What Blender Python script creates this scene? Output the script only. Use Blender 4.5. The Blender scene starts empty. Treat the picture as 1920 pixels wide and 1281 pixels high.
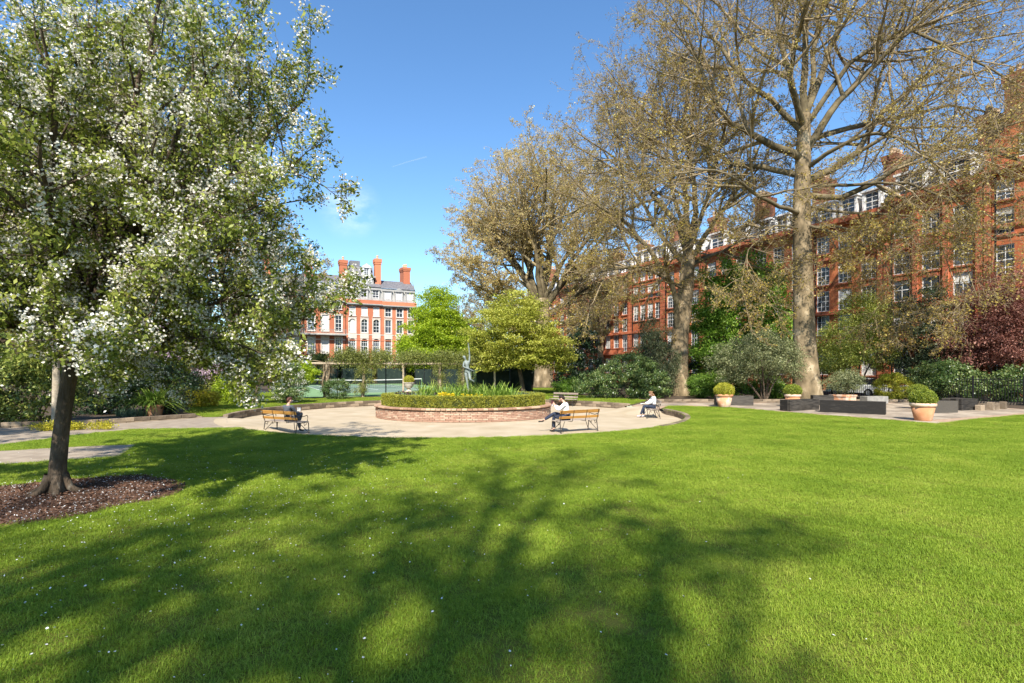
import bpy, bmesh, math, random
import numpy as np
from mathutils import Vector, Matrix, Euler
R = math.radians
scene = bpy.context.scene
COL = scene.collection

# ------------------------------------------------------------------ camera, sky, sun, exposure
CAMZ, HOR, FOC = 2.15, 693.0, 1000.0
cd = bpy.data.cameras.new('camera'); cam = bpy.data.objects.new('camera', cd); COL.objects.link(cam)
cam.location = (0, 0, CAMZ); cam.rotation_euler = (R(90), 0, 0)
cd.sensor_width = 36; cd.lens = 36*FOC/1920; cd.shift_y = (HOR-640.5)/1920; cd.clip_end = 3000
scene.camera = cam
SUN_EL, SUN_AZ = 45.0, 184.0      # azimuth clockwise from +Y
w = bpy.data.worlds.new('World'); scene.world = w; w.use_nodes = True
nt = w.node_tree; N = nt.nodes; N.clear()
out = N.new('ShaderNodeOutputWorld'); bg = N.new('ShaderNodeBackground'); sky = N.new('ShaderNodeTexSky')
sky.sky_type = 'NISHITA'; sky.sun_disc = False; sky.sun_elevation = R(SUN_EL); sky.sun_rotation = R(SUN_AZ)
sky.air_density = 1.0; sky.dust_density = 0.25; sky.ozone_density = 2.0
# thin wisps of cloud low in the sky
tc = N.new('ShaderNodeTexCoord'); mp = N.new('ShaderNodeMapping'); mp.inputs['Scale'].default_value = (6, 6, 12)
no = N.new('ShaderNodeTexNoise'); no.inputs['Scale'].default_value = 2.2; no.inputs['Detail'].default_value = 8; no.inputs['Roughness'].default_value = .6
cr = N.new('ShaderNodeMapRange'); cr.inputs['From Min'].default_value = .40; cr.inputs['From Max'].default_value = .75
cr.inputs['To Max'].default_value = .42
mx = N.new('ShaderNodeMixRGB'); mx.inputs['Color2'].default_value = (5, 5.3, 5.8, 1)
nt.links.new(tc.outputs['Generated'], mp.inputs['Vector']); nt.links.new(mp.outputs[0], no.inputs['Vector'])
nt.links.new(no.outputs['Fac'], cr.inputs['Value']); cdir = Vector((-.305, 1, .303)).normalized(); ds = N.new('ShaderNodeVectorMath'); ds.operation = 'DISTANCE'; ds.inputs[1].default_value = cdir
dm = N.new('ShaderNodeMapRange'); dm.interpolation_type = 'SMOOTHSTEP'; dm.inputs['From Min'].default_value = .06; dm.inputs['From Max'].default_value = .015
ml = N.new('ShaderNodeMath'); ml.operation = 'MULTIPLY'
nt.links.new(tc.outputs['Generated'], ds.inputs[0]); nt.links.new(ds.outputs['Value'], dm.inputs['Value']); nt.links.new(dm.outputs[0], ml.inputs[0]); nt.links.new(cr.outputs[0], ml.inputs[1]); nt.links.new(ml.outputs[0], mx.inputs['Fac'])
hs = N.new('ShaderNodeHueSaturation'); hs.inputs['Saturation'].default_value = 1.12; hs.inputs['Value'].default_value = .68
tn = N.new('ShaderNodeMixRGB'); tn.blend_type = 'MULTIPLY'; tn.inputs['Fac'].default_value = 1; tn.inputs['Color2'].default_value = (.86, .99, 1.06, 1)
nt.links.new(sky.outputs[0], hs.inputs['Color']); nt.links.new(hs.outputs[0], tn.inputs['Color1']); nt.links.new(tn.outputs[0], mx.inputs['Color1']); nt.links.new(mx.outputs[0], bg.inputs[0]); nt.links.new(bg.outputs[0], out.inputs[0])
bg.inputs[1].default_value = 0.15
sd = bpy.data.lights.new('sun', 'SUN'); so = bpy.data.objects.new('sun', sd); COL.objects.link(so)
sd.energy = 4.2; sd.angle = R(0.65); sd.color = (1, .95, .86)
_s = Vector((math.sin(R(SUN_AZ))*math.cos(R(SUN_EL)), math.cos(R(SUN_AZ))*math.cos(R(SUN_EL)), math.sin(R(SUN_EL))))
so.rotation_euler = (-_s).to_track_quat('-Z', 'Y').to_euler(); so.location = _s*100
vs = scene.view_settings; vs.view_transform = 'Standard'; vs.look = 'None'; vs.gamma = 1; vs.use_curve_mapping = False
vs.exposure = 1.2
scene.cycles.max_bounces = 8; scene.cycles.transparent_max_bounces = 8
scene.cycles.use_denoising = True

# ------------------------------------------------------------------ helpers
U = Vector((-math.sin(R(26)), math.cos(R(26)), 0)); V = Vector((math.cos(R(26)), math.sin(R(26)), 0))
def PX(px, py, Y): return Vector(((px-960)/FOC*Y, Y, CAMZ+(HOR-py)/FOC*Y))
def GX(px, py, z=0.0):
    Y = (CAMZ-z)*FOC/(py-HOR); return Vector(((px-960)/FOC*Y, Y, z))

def np_mesh(name, Vs, F, smooth=False):
    me = bpy.data.meshes.new(name); Vs = np.asarray(Vs, np.float32); F = np.asarray(F, np.int32)
    k = F.shape[1]; me.vertices.add(len(Vs)); me.vertices.foreach_set('co', Vs.ravel())
    me.loops.add(F.size); me.loops.foreach_set('vertex_index', F.ravel())
    me.polygons.add(len(F)); me.polygons.foreach_set('loop_start', np.arange(0, F.size, k, dtype=np.int32))
    me.polygons.foreach_set('loop_total', np.full(len(F), k, np.int32))
    if smooth: me.polygons.foreach_set('use_smooth', np.ones(len(F), bool))
    me.update(calc_edges=True); return me
def link(name, me, mat=None, parent=None, loc=None, rot=None):
    o = bpy.data.objects.new(name, me); COL.objects.link(o)
    if mat is not None and me is not None and not me.materials: me.materials.append(mat)
    if parent is not None: o.parent = parent
    if loc is not None: o.location = loc
    if rot is not None: o.rotation_euler = (0, 0, rot) if isinstance(rot, (int, float)) else rot
    return o
def tag(o, label=None, cat=None, group=None, kind=None):
    if label: o['label'] = label
    if cat: o['category'] = cat
    if group: o['group'] = group
    if kind: o['kind'] = kind
    return o
def thing(name, label, cat, loc=(0, 0, 0), rot=0, group=None):
    return tag(link(name, None, None, None, loc, rot), label, cat, group)
def copy_tree(o, parent=None):
    c = o.copy(); COL.objects.link(c)
    if parent is not None: c.parent = parent
    for ch in list(o.children): copy_tree(ch, c)
    return c

class MB:
    def __init__(s): s.v = []; s.f = []
    def add(s, vs, fs, M=None):
        n = len(s.v)
        for p in vs: s.v.append(tuple(M @ Vector(p)) if M is not None else tuple(p))
        for f in fs: s.f.append(tuple(i+n for i in f))
        return s
    def box(s, x0, x1, y0, y1, z0, z1, M=None):
        return s.add([(x0,y0,z0),(x1,y0,z0),(x1,y1,z0),(x0,y1,z0),(x0,y0,z1),(x1,y0,z1),(x1,y1,z1),(x0,y1,z1)],
              [(0,3,2,1),(4,5,6,7),(0,1,5,4),(1,2,6,5),(2,3,7,6),(3,0,4,7)], M)
    def bar(s, a, b, wd, ht=None, up=(0, 0, 1)):
        a = Vector(a); b = Vector(b); d = b-a; L = d.length; x = d.normalized(); up = Vector(up)
        if abs(x.dot(up)) > .98: up = Vector((0, 1, 0))
        y = up.cross(x).normalized(); z = x.cross(y)
        M = Matrix((x, y, z)).transposed().to_4x4(); M.translation = a; ht = ht or wd
        return s.box(0, L, -wd/2, wd/2, -ht/2, ht/2, M)
    def tube(s, pts, rad, sides=8, cap=True):
        pts = np.array([tuple(p) for p in pts], float)[None]; r = np.broadcast_to(np.array(rad, float), (pts.shape[1],))[None]
        vv, ff = tubes_np(pts, r, sides); n = len(s.v)
        s.v += [tuple(p) for p in vv]; s.f += [tuple(int(i)+n for i in f) for f in ff]
        if cap: s.f.append(tuple(range(n, n+sides))[::-1]); s.f.append(tuple(range(n+len(vv)-sides, n+len(vv))))
        return s
    def lathe(s, prof, n=24, M=None, rect=None):
        vs = []; fs = []
        for (r, z) in prof:
            for i in range(n):
                a = 2*math.pi*i/n; vs.append((r*math.cos(a), r*math.sin(a), z))
        for j in range(len(prof)-1):
            for i in range(n): fs.append((j*n+i, j*n+(i+1) % n, (j+1)*n+(i+1) % n, (j+1)*n+i))
        fs.append(tuple(range(n))[::-1]); fs.append(tuple(range((len(prof)-1)*n, len(prof)*n)))
        return s.add(vs, fs, M)
    def prism(s, poly, z0, z1, M=None):
        n = len(poly); vs = [(x, y, z0) for x, y in poly]+[(x, y, z1) for x, y in poly]
        return s.add(vs, [tuple(range(n))[::-1], tuple(range(n, 2*n))]+[(i, (i+1) % n, n+(i+1) % n, n+i) for i in range(n)], M)
    def mesh(s, name, smooth=False, bevel=0):
        me = bpy.data.meshes.new(name); me.from_pydata(s.v, [], s.f)
        if bevel:
            bm = bmesh.new(); bm.from_mesh(me)
            bmesh.ops.bevel(bm, geom=bm.edges[:], offset=bevel, segments=1, affect='EDGES'); bm.to_mesh(me); bm.free()
        if smooth:
            for p in me.polygons: p.use_smooth = True
        me.update(); return me
    def obj(s, name, mat, parent=None, loc=None, rot=None, smooth=False, bevel=0):
        return link(name, s.mesh(name, smooth, bevel), mat, parent, loc, rot)

def unit(a): return a/np.maximum(np.linalg.norm(a, axis=-1, keepdims=True), 1e-9)
def tubes_np(pts, rad, sides):
    n, S, _ = pts.shape
    t = np.empty_like(pts); t[:, 1:-1] = pts[:, 2:]-pts[:, :-2]; t[:, 0] = pts[:, 1]-pts[:, 0]; t[:, -1] = pts[:, -1]-pts[:, -2]
    t = unit(t); mean = unit(pts[:, -1]-pts[:, 0])
    ref = np.where(np.abs(mean[:, 2:3]) < .75, np.array([[0, 0, 1.]]), np.array([[1., 0, 0]]))[:, None, :]
    a = unit(np.cross(t, np.broadcast_to(ref, t.shape))); b = np.cross(t, a)
    th = np.arange(sides)*2*np.pi/sides
    vv = pts[:, :, None]+rad[:, :, None, None]*(a[:, :, None]*np.cos(th)[None, None, :, None]+b[:, :, None]*np.sin(th)[None, None, :, None])
    vv = vv.reshape(-1, 3)
    base = (np.arange(n)[:, None, None]*S+np.arange(S-1)[None, :, None])*sides
    i = np.arange(sides)[None, None, :]; j = (i+1) % sides
    F = np.stack([base+i, base+sides+i, base+sides+j, base+j], -1).reshape(-1, 4)
    return vv, F
def merge(lst):
    vs = []; fs = []; n = 0
    for v, f in lst: vs.append(v); fs.append(f+n); n += len(v)
    return np.concatenate(vs), np.concatenate(fs)
def poly_grow(rng, P0, D, L, R0, S, wander, trop, taper=.35):
    n = len(P0); pts = np.empty((n, S+1, 3)); pts[:, 0] = P0; d = unit(D); st = (L/S)[:, None]
    for k in range(S):
        d = unit(d+rng.normal(0, wander, (n, 3))+np.array([0, 0, trop])); pts[:, k+1] = pts[:, k]+d*st
    rad = R0[:, None]*np.linspace(1, taper, S+1)[None]
    return pts, rad
def kids(rng, pts, rad, K, f0, f1, ang, angj, Lmul, rmul, fall=.6):
    n, S1, _ = pts.shape; S = S1-1
    f = f0+(f1-f0)*((np.arange(K)[None]+rng.random((n, K)))/K); x = np.minimum(f*S, S-1e-4); i = x.astype(int); fr = (x-i)[..., None]
    rows = np.arange(n)[:, None]; p = pts[rows, i]*(1-fr)+pts[rows, i+1]*fr; t = unit(pts[rows, i+1]-pts[rows, i])
    r = rad[rows, i]*(1-fr[..., 0])+rad[rows, i+1]*fr[..., 0]
    L = np.linalg.norm(np.diff(pts, axis=1), axis=2).sum(1)[:, None]*Lmul*(1-fall*f)*rng.uniform(.65, 1.3, (n, K))
    rv = unit(np.cross(t, rng.normal(0, 1, t.shape))); a = R(1)*rng.normal(ang, angj, (n, K))[..., None]
    d = t*np.cos(a)+rv*np.sin(a)
    return p.reshape(-1, 3), d.reshape(-1, 3), L.ravel(), (r*rmul).ravel()
def resample(guide, S):
    g = np.array([tuple(p) for p in guide], float); L = np.r_[0, np.cumsum(np.linalg.norm(np.diff(g, axis=0), axis=1))]
    x = np.linspace(0, L[-1], S+1); return np.stack([np.interp(x, L, g[:, k]) for k in range(3)], -1)
def leaf_quads(rng, C, size, up=.4, aspect=.55, szj=.3, droop=0.0):
    n = len(C); nrm = unit(rng.normal(0, 1, (n, 3))+np.array([0, 0, up])); ax = unit(np.cross(nrm, rng.normal(0, 1, (n, 3))))
    ax = unit(ax+np.array([0, 0, -droop])); sd = unit(np.cross(nrm, ax)); s = size*rng.uniform(1-szj, 1+szj, (n, 1))
    v = np.stack([C-ax*s*.5, C+sd*s*aspect*.5+nrm*s*.06, C+ax*s*.5, C-sd*s*aspect*.5+nrm*s*.06], 1).reshape(-1, 3)
    return v, np.arange(4*n).reshape(-1, 4)
def crown_pts(rng, n, blobs, clumps, crad, shell=.28, flat=.6):
    b = np.array(blobs, float); wt = (b[:, 3]*b[:, 4]*b[:, 5])**.667; wt /= wt.sum()
    bi = rng.choice(len(b), clumps, p=wt); d = unit(rng.normal(0, 1, (clumps, 3))); r = 1-np.abs(rng.normal(0, shell, (clumps, 1)))
    cc = b[bi, :3]+d*np.clip(r, 0, 1)*b[bi, 3:6]; wgt = rng.uniform(.4, 1.6, clumps)
    ci = rng.choice(clumps, n, p=wgt/wgt.sum()); off = rng.normal(0, 1, (n, 3))*np.array([crad, crad, crad*flat])
    return cc[ci]+off
def blade_np(rng, C, n, h, wd, spread, lean=.5, droop=.5, segs=3, hj=.35, crad=.05):
    N_ = len(C)*n; base = np.repeat(C, n, 0)+np.c_[rng.normal(0, crad, (N_, 2)), np.zeros(N_)]
    az = rng.uniform(0, 2*np.pi, N_); H = h*rng.uniform(1-hj, 1+hj, N_); le = np.abs(rng.normal(0, lean, N_))+.05
    d = np.stack([np.cos(az), np.sin(az), np.zeros(N_)], -1); sd = np.stack([-np.sin(az), np.cos(az), np.zeros(N_)], -1)
    P = []; 
    for k in range(segs+1):
        u = k/segs; rr = H*(le*u+spread*u*u); zz = H*(u*np.cos(np.minimum(le, 1.2))-droop*u**3*np.minimum(le*2, 1))
        c = base+d*rr[:, None]; c[:, 2] += zz; ww = wd*(1-.85*u**2)*.5
        P.append(c-sd*ww); P.append(c+sd*ww)
    v = np.stack(P, 1).reshape(-1, 3); o = np.arange(N_)[:, None, None]*(2*(segs+1))
    F = (o+np.array([[2*k, 2*k+1, 2*k+3, 2*k+2] for k in range(segs)])[None]).reshape(-1, 4)
    return v, F

# ------------------------------------------------------------------ materials
def nodes(name):
    m = bpy.data.materials.new(name); m.use_nodes = True; t = m.node_tree
    return m, t, t.nodes['Principled BSDF'], t.nodes['Material Output']
def M(name, c1, c2=None, scale=4.0, rough=.8, bump=0.0, bscale=None, detail=6, metal=0, rnd=0.0, spec=.3, stretch=(1, 1, 1), c3=None, lo=.35, hi=.65, isl=False):
    m, t, b, o = nodes(name); n = t.nodes; l = t.links
    b.inputs['Roughness'].default_value = rough; b.inputs['Metallic'].default_value = metal; b.inputs['Specular IOR Level'].default_value = spec
    tcn = n.new('ShaderNodeTexCoord'); mpn = n.new('ShaderNodeMapping'); mpn.inputs['Scale'].default_value = stretch
    l.new(tcn.outputs['Object'], mpn.inputs['Vector'])
    nz = n.new('ShaderNodeTexNoise'); nz.inputs['Scale'].default_value = scale; nz.inputs['Detail'].default_value = detail
    l.new(mpn.outputs[0], nz.inputs['Vector'])
    rp = n.new('ShaderNodeValToRGB'); e = rp.color_ramp.elements; c2 = c2 or c1
    e[0].position = lo; e[0].color = (*c1, 1); e[1].position = hi; e[1].color = (*c2, 1)
    if c3: x = e.new(.5*(lo+hi)+.25*(hi-lo)); x.color = (*c2, 1); e[2].color = (*c3, 1)
    src = nz.outputs['Fac']
    if isl:
        g = n.new('ShaderNodeNewGeometry'); ad = n.new('ShaderNodeMath'); ad.operation = 'MULTIPLY_ADD'; ad.inputs[1].default_value = .3; 
        sb = n.new('ShaderNodeMath'); sb.operation = 'SUBTRACT'; sb.inputs[1].default_value = .15
        l.new(g.outputs['Random Per Island'], ad.inputs[0]); l.new(nz.outputs['Fac'], ad.inputs[2]); l.new(ad.outputs[0], sb.inputs[0]); src = sb.outputs[0]
    if rnd:
        ob = n.new('ShaderNodeObjectInfo'); rm = n.new('ShaderNodeMath'); rm.operation = 'MULTIPLY_ADD'; rm.inputs[1].default_value = 1.6*(hi-lo); l.new(ob.outputs['Random'], rm.inputs[0])
        rm2 = n.new('ShaderNodeMath'); rm2.operation = 'SUBTRACT'; rm2.inputs[1].default_value = .8*(hi-lo); l.new(src, rm2.inputs[0]); l.new(rm2.outputs[0], rm.inputs[2]); src = rm.outputs[0]
    l.new(src, rp.inputs[0]); col = rp.outputs[0]
    if rnd:
        oi = n.new('ShaderNodeObjectInfo'); mr = n.new('ShaderNodeMapRange'); mr.inputs['To Min'].default_value = 1-rnd; mr.inputs['To Max'].default_value = 1+rnd
        l.new(oi.outputs['Random'], mr.inputs['Value']); mm = n.new('ShaderNodeVectorMath'); mm.operation = 'SCALE'
        l.new(col, mm.inputs[0]); l.new(mr.outputs[0], mm.inputs['Scale']); col = mm.outputs[0]
    l.new(col, b.inputs['Base Color'])
    if bump:
        bz = n.new('ShaderNodeTexNoise'); bz.inputs['Scale'].default_value = bscale or scale*4; bz.inputs['Detail'].default_value = 5; l.new(mpn.outputs[0], bz.inputs['Vector'])
        bp = n.new('ShaderNodeBump'); bp.inputs['Strength'].default_value = bump; bp.inputs['Distance'].default_value = .05
        l.new(bz.outputs['Fac'], bp.inputs['Height']); l.new(bp.outputs[0], b.inputs['Normal'])
    return m
def LEAF(name, c1, c2, c3=None, trans=.35, rough=.5, spec=.35, nscale=.5, namp=.5, tint=None):
    m, t, b, o = nodes(name); n = t.nodes; l = t.links
    g = n.new('ShaderNodeNewGeometry'); nz = n.new('ShaderNodeTexNoise'); nz.inputs['Scale'].default_value = nscale; nz.inputs['Detail'].default_value = 3
    l.new(g.outputs['Position'], nz.inputs['Vector'])
    a = n.new('ShaderNodeMath'); a.operation = 'MULTIPLY_ADD'; a.inputs[1].default_value = namp*2; a.inputs[2].default_value = -namp
    l.new(nz.outputs['Fac'], a.inputs[0]); s = n.new('ShaderNodeMath'); s.operation = 'ADD'; l.new(g.outputs['Random Per Island'], s.inputs[0]); l.new(a.outputs[0], s.inputs[1])
    rp = n.new('ShaderNodeValToRGB'); e = rp.color_ramp.elements; e[0].position = .1; e[1].position = .9
    e[0].color = (*c1, 1); e[1].color = (*(c3 or c2), 1)
    if c3: x = e.new(.5); x.color = (*c2, 1)
    l.new(s.outputs[0], rp.inputs[0]); l.new(rp.outputs[0], b.inputs['Base Color'])
    b.inputs['Roughness'].default_value = rough; b.inputs['Specular IOR Level'].default_value = spec
    tr = n.new('ShaderNodeBsdfTranslucent'); l.new(rp.outputs[0], tr.inputs[0]); mx_ = n.new('ShaderNodeMixShader'); mx_.inputs[0].default_value = trans
    l.new(b.outputs[0], mx_.inputs[1]); l.new(tr.outputs[0], mx_.inputs[2]); l.new(mx_.outputs[0], o.inputs[0])
    return m
m_gravel = M('gravel', (.37, .29, .185), (.45, .36, .245), .9, .95, .45, 60, c3=(.49, .40, .285), lo=.3, hi=.7)
m_soil = M('soil', (.05, .035, .022), (.10, .07, .045), 2.5, .95, .8, 20)
m_lawn = M('lawn', (.10, .12, .02), (.16, .16, .035), 1.2, 1, .5, 60, c3=(.20, .15, .065), lo=.3, hi=.8, spec=0)
m_pave = M('paving', (.24, .19, .14), (.34, .275, .205), 2.5, .9, .25, 25, rnd=.13)
m_asph = M('asphalt', (.045, .045, .047), (.07, .07, .07), 6, .9, .3, 60)
m_kerb = M('kerb stone', (.15, .11, .072), (.26, .195, .13), 3, .9, .4, 18, rnd=.22)
m_brick = M('planter brick', (.37, .215, .145), (.41, .255, .175), 2.2, .9, .35, 25, rnd=.13, c3=(.42, .30, .21))
m_cope = M('coping brick', (.33, .19, .12), (.40, .28, .18), 4, .9, .4, 25, rnd=.2)
m_mortar = M('mortar', (.32, .21, .14), (.41, .29, .20), 5, .95, .3, 30)
m_wood = M('bench wood', (.30, .14, .03), (.44, .22, .05), 3, .45, .15, 40, rnd=.12, stretch=(.6, 8, 8))
m_woodg = M('weathered wood', (.26, .20, .15), (.38, .31, .25), 3, .75, .2, 40, rnd=.15, stretch=(.6, 8, 8))
m_iron = M('dark iron', (.025, .022, .02), (.045, .038, .032), 10, .55, .1)
m_black = M('black paint', (.012, .012, .013), rough=.5)
m_terra = M('terracotta', (.46, .20, .09), (.56, .28, .15), 2.2, .85, .15, 30, c3=(.58, .42, .30), rnd=.08)
m_block = M('dark seat timber', (.018, .015, .012), (.068, .058, .046), 2.5, .7, .4, 12, stretch=(1, 1, 6), rnd=.2)
m_blockg = M('grey stone block', (.20, .19, .17), (.29, .27, .24), 4, .85, .2, 20)
m_bronze = M('verdigris bronze', (.14, .165, .15), (.27, .30, .275), 5, .6, .2, 20, metal=.15)
m_stone = M('urn stone', (.42, .35, .28), (.55, .48, .39), 5, .9, .3, 25)
m_bark = M('dark bark', (.045, .032, .02), (.12, .085, .055), 9, .95, 1.0, 22, stretch=(1, 1, .3), c3=(.19, .16, .12), lo=.3, hi=.72)
m_bark2 = M('brown twig bark', (.13, .095, .06), (.24, .18, .11), 3, .9, .4, 10)
m_plane = M('plane bark', (.10, .075, .04), (.27, .20, .115), 1.6, .9, .8, 5, c3=(.42, .33, .21), lo=.34, hi=.66, stretch=(1, 1, .55))
m_limb = M('plane limb bark', (.08, .062, .032), (.19, .15, .085), 1.2, .9, .5, 6)
m_twig = M('plane twig bark', (.17, .125, .065), (.32, .245, .145), 2, .9)
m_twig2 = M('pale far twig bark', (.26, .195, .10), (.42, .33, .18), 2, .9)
m_red = M('red brick', (.41, .118, .047), (.55, .185, .075), .8, .9, .3, 12, c3=(.46, .14, .06), rnd=.08, stretch=(1, 1, 2.5))
m_red2 = M('far red brick', (.42, .14, .072), (.51, .18, .092), .8, .9, .2, 12, rnd=.06)
m_trimr = M('red terracotta trim', (.40, .11, .05), (.48, .16, .08), 1.5, .8, .2, 8)
m_trimw = M('cream stucco', (.50, .44, .37), (.58, .52, .44), 2, .8)
m_white = M('white paint', (.78, .77, .74), (.82, .81, .78), 3, .5)
m_slate = M('slate', (.10, .10, .11), (.19, .18, .18), 3, .6, .3, 10, stretch=(1, 1, 3))
m_lead = M('mansard render', (.26, .25, .235), (.36, .35, .32), 2, .7)
m_chim = M('sooty chimney brick', (.17, .07, .04), (.30, .12, .06), 1.2, .9, .3, 12)
m_chpot = M('chimney pot clay', (.50, .34, .20), (.58, .42, .28), 3, .85)
m_glass = M('window glass', (.03, .04, .05), (.06, .07, .085), .7, .06, spec=.9, rnd=.3)
m_blind = M('blind behind glass', (.5, .48, .44), (.6, .58, .53), 1, .25, spec=.7, rnd=.2)
m_court = M('court outer green', (.15, .25, .125), (.19, .29, .15), 1, .95, spec=0)
m_courti = M('court inner blue green', (.13, .19, .15), (.16, .22, .175), .6, .95, spec=0)
m_line = M('court line paint', (.7, .72, .68), rough=.8)
m_screen = M('dark windscreen cloth', (.012, .022, .018), (.025, .04, .032), 2, .9)
m_netw = M('net tape', (.62, .62, .58), rough=.8)
m_pole = M('pergola timber', (.36, .28, .18), (.48, .38, .26), 4, .9, .3, 30, stretch=(3, 3, 1))
m_mulch = M('bark mulch', (.07, .035, .02), (.17, .09, .055), 14, .95, .6, 60, isl=True)
m_petal = LEAF('fallen petal', (.72, .70, .66), (.82, .80, .78), trans=.2, namp=0)
m_blossom = LEAF('white blossom', (.74, .68, .54), (.86, .82, .72), (.88, .85, .78), trans=.3, rough=.7, spec=.1, namp=.2)
m_appleleaf = LEAF('fresh apple leaf', (.12, .155, .02), (.24, .285, .04), (.42, .44, .09), trans=.4, nscale=.8)
m_planeleaf = LEAF('young plane leaf', (.22, .14, .032), (.37, .26, .05), (.46, .38, .09), trans=.35, namp=.25)
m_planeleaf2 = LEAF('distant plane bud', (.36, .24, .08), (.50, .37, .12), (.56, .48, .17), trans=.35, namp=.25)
m_lime = LEAF('lime green leaf', (.20, .29, .012), (.33, .45, .02), (.46, .55, .04), trans=.45)
m_pale = LEAF('pale green leaf', (.22, .25, .025), (.44, .45, .06), (.60, .58, .13), trans=.4)
m_dark = LEAF('dark evergreen leaf', (.008, .02, .008), (.018, .04, .014), (.04, .07, .025), trans=.12, rough=.35, spec=.5)
m_rhodo = LEAF('glossy shrub leaf', (.04, .085, .02), (.10, .16, .038), (.23, .27, .085), trans=.2, rough=.35, spec=.5)
m_grey = LEAF('grey green leaf', (.08, .10, .035), (.19, .21, .085), (.36, .36, .17), trans=.25, spec=.4)
m_mid = LEAF('mid green leaf', (.06, .13, .014), (.13, .24, .028), (.24, .36, .05), trans=.4)
m_fresh = LEAF('fresh spring leaf', (.10, .20, .018), (.20, .35, .035), (.34, .50, .07), trans=.45)
m_olive = LEAF('olive leaf', (.11, .13, .03), (.22, .24, .05), (.33, .34, .09), trans=.35)
m_yell = LEAF('golden leaf', (.30, .30, .02), (.50, .44, .03), (.62, .52, .05), trans=.4)
m_purple = LEAF('purple leaf', (.14, .05, .04), (.28, .11, .08), (.44, .21, .15), trans=.35)
m_lilac = LEAF('lilac blossom', (.36, .24, .34), (.52, .38, .46), (.62, .48, .52), trans=.3, rough=.7)
m_box = LEAF('box leaf', (.10, .15, .015), (.22, .27, .025), (.36, .38, .05), trans=.3, nscale=6, namp=.3)
m_boxy = LEAF('golden box leaf', (.26, .27, .02), (.44, .42, .035), (.56, .52, .07), trans=.3, nscale=6, namp=.3)
m_hedge = LEAF('hedge leaf', (.11, .13, .015), (.28, .29, .03), (.48, .45, .06), trans=.3, nscale=5, namp=.5)
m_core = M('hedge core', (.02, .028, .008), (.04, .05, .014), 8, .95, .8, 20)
m_strap = LEAF('strap leaf', (.14, .24, .025), (.26, .38, .05), (.42, .50, .10), trans=.4)
m_iris = LEAF('iris leaf', (.10, .16, .09), (.18, .25, .14), (.26, .32, .20), trans=.3)
m_daff = LEAF('daffodil', (.60, .44, .01), (.72, .56, .02), trans=.3, namp=0)
m_tulip = M('dark tulip', (.06, .015, .03), rough=.5)
m_skin = M('skin', (.50, .29, .20), (.54, .32, .23), 8, .55)
m_suit = M('grey suit cloth', (.075, .08, .095), (.10, .105, .12), 25, .9, .2, 60)
m_shirt = M('white shirt cloth', (.74, .73, .72), (.80, .79, .78), 8, .85, .2, 30)
m_jean = M('dark jeans', (.018, .024, .045), (.035, .045, .075), 20, .9, .2, 60)
m_hairr = M('auburn hair', (.06, .02, .012), (.11, .04, .02), 20, .5, .4, 40)
m_hairb = M('black brown hair', (.015, .009, .007), (.03, .018, .014), 20, .45, .4, 40)
m_hairl = M('light brown hair', (.16, .085, .04), (.26, .14, .065), 20, .5, .4, 40)
m_shoe = M('dark shoe', (.03, .027, .022), rough=.5)
m_shoep = M('pale trainer', (.55, .48, .52), rough=.7)
m_paper = M('page paper', (.7, .68, .63), rough=.8)
m_book = M('maroon book cover', (.10, .03, .04), rough=.5)
m_car = [M('silver car paint', (.45, .46, .48), rough=.25, metal=.4), M('dark blue car paint', (.02, .03, .06), rough=.2), M('white car paint', (.7, .7, .7), rough=.25)]
m_tyre = M('tyre rubber', (.015, .015, .015), rough=.9)
m_cglass = M('car glass', (.02, .025, .03), rough=.05, spec=.9)
m_contrail = M('contrail', (.8, .8, .8), rough=1)

# ------------------------------------------------------------------ ground, lawns, paths
RC = np.array([-2.5, 27.0]); RX, RY = 10.8, 10.3
def ring(deg, k=1.0): a = R(deg); return (RC[0]+RX*k*math.cos(a), RC[1]+RY*k*math.sin(a))
def arc(a0, a1, n=24, k=1.0): return [ring(a0+(a1-a0)*i/n, k) for i in range(n+1)]
def opening(d):
    d = d % 360
    def win(a, b): return max(0, min(1, (d-a)/6+.5))*max(0, min(1, (b-d)/6+.5))
    return max(win(12, 28), win(196, 226))
def sm(x): x = max(0, min(1, x)); return x*x*(3-2*x)
vs_, fs_ = [], []
nA = 180; rh = [0, .3, .45, .6, .72, .8, .86, .92, .97, 1.0, 1.03]
for k in rh:
    for i in range(nA):
        d = 360*i/nA; x, y = ring(d, k); vs_.append((x, y, -.25+.262*sm((k-.72)/.28)*opening(d)+random.Random(i*97+int(k*100)).uniform(-.004, .004)))
for j in range(len(rh)-1):
    for i in range(nA): fs_.append((j*nA+i, j*nA+(i+1) % nA, (j+1)*nA+(i+1) % nA, (j+1)*nA+i))
tag(link('gravel_path', np_mesh('gravel_path', vs_, fs_, True), m_gravel), kind='structure')
vs_, fs_ = [], []
for k in (1.0, 1.02):
    for i in range(nA): x, y = ring(360*i/nA, k); vs_.append((x, y, 0))
for rr in (20, 60, 200, 900):
    for i in range(nA): a = 2*math.pi*i/nA; vs_.append((RC[0]+rr*math.cos(a), RC[1]+rr*math.sin(a), 0))
for j in range(5):
    for i in range(nA): fs_.append((j*nA+i, j*nA+(i+1) % nA, (j+1)*nA+(i+1) % nA, (j+1)*nA+i))
tag(link('ground', np_mesh('ground', vs_, fs_), m_soil), kind='structure')
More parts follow.
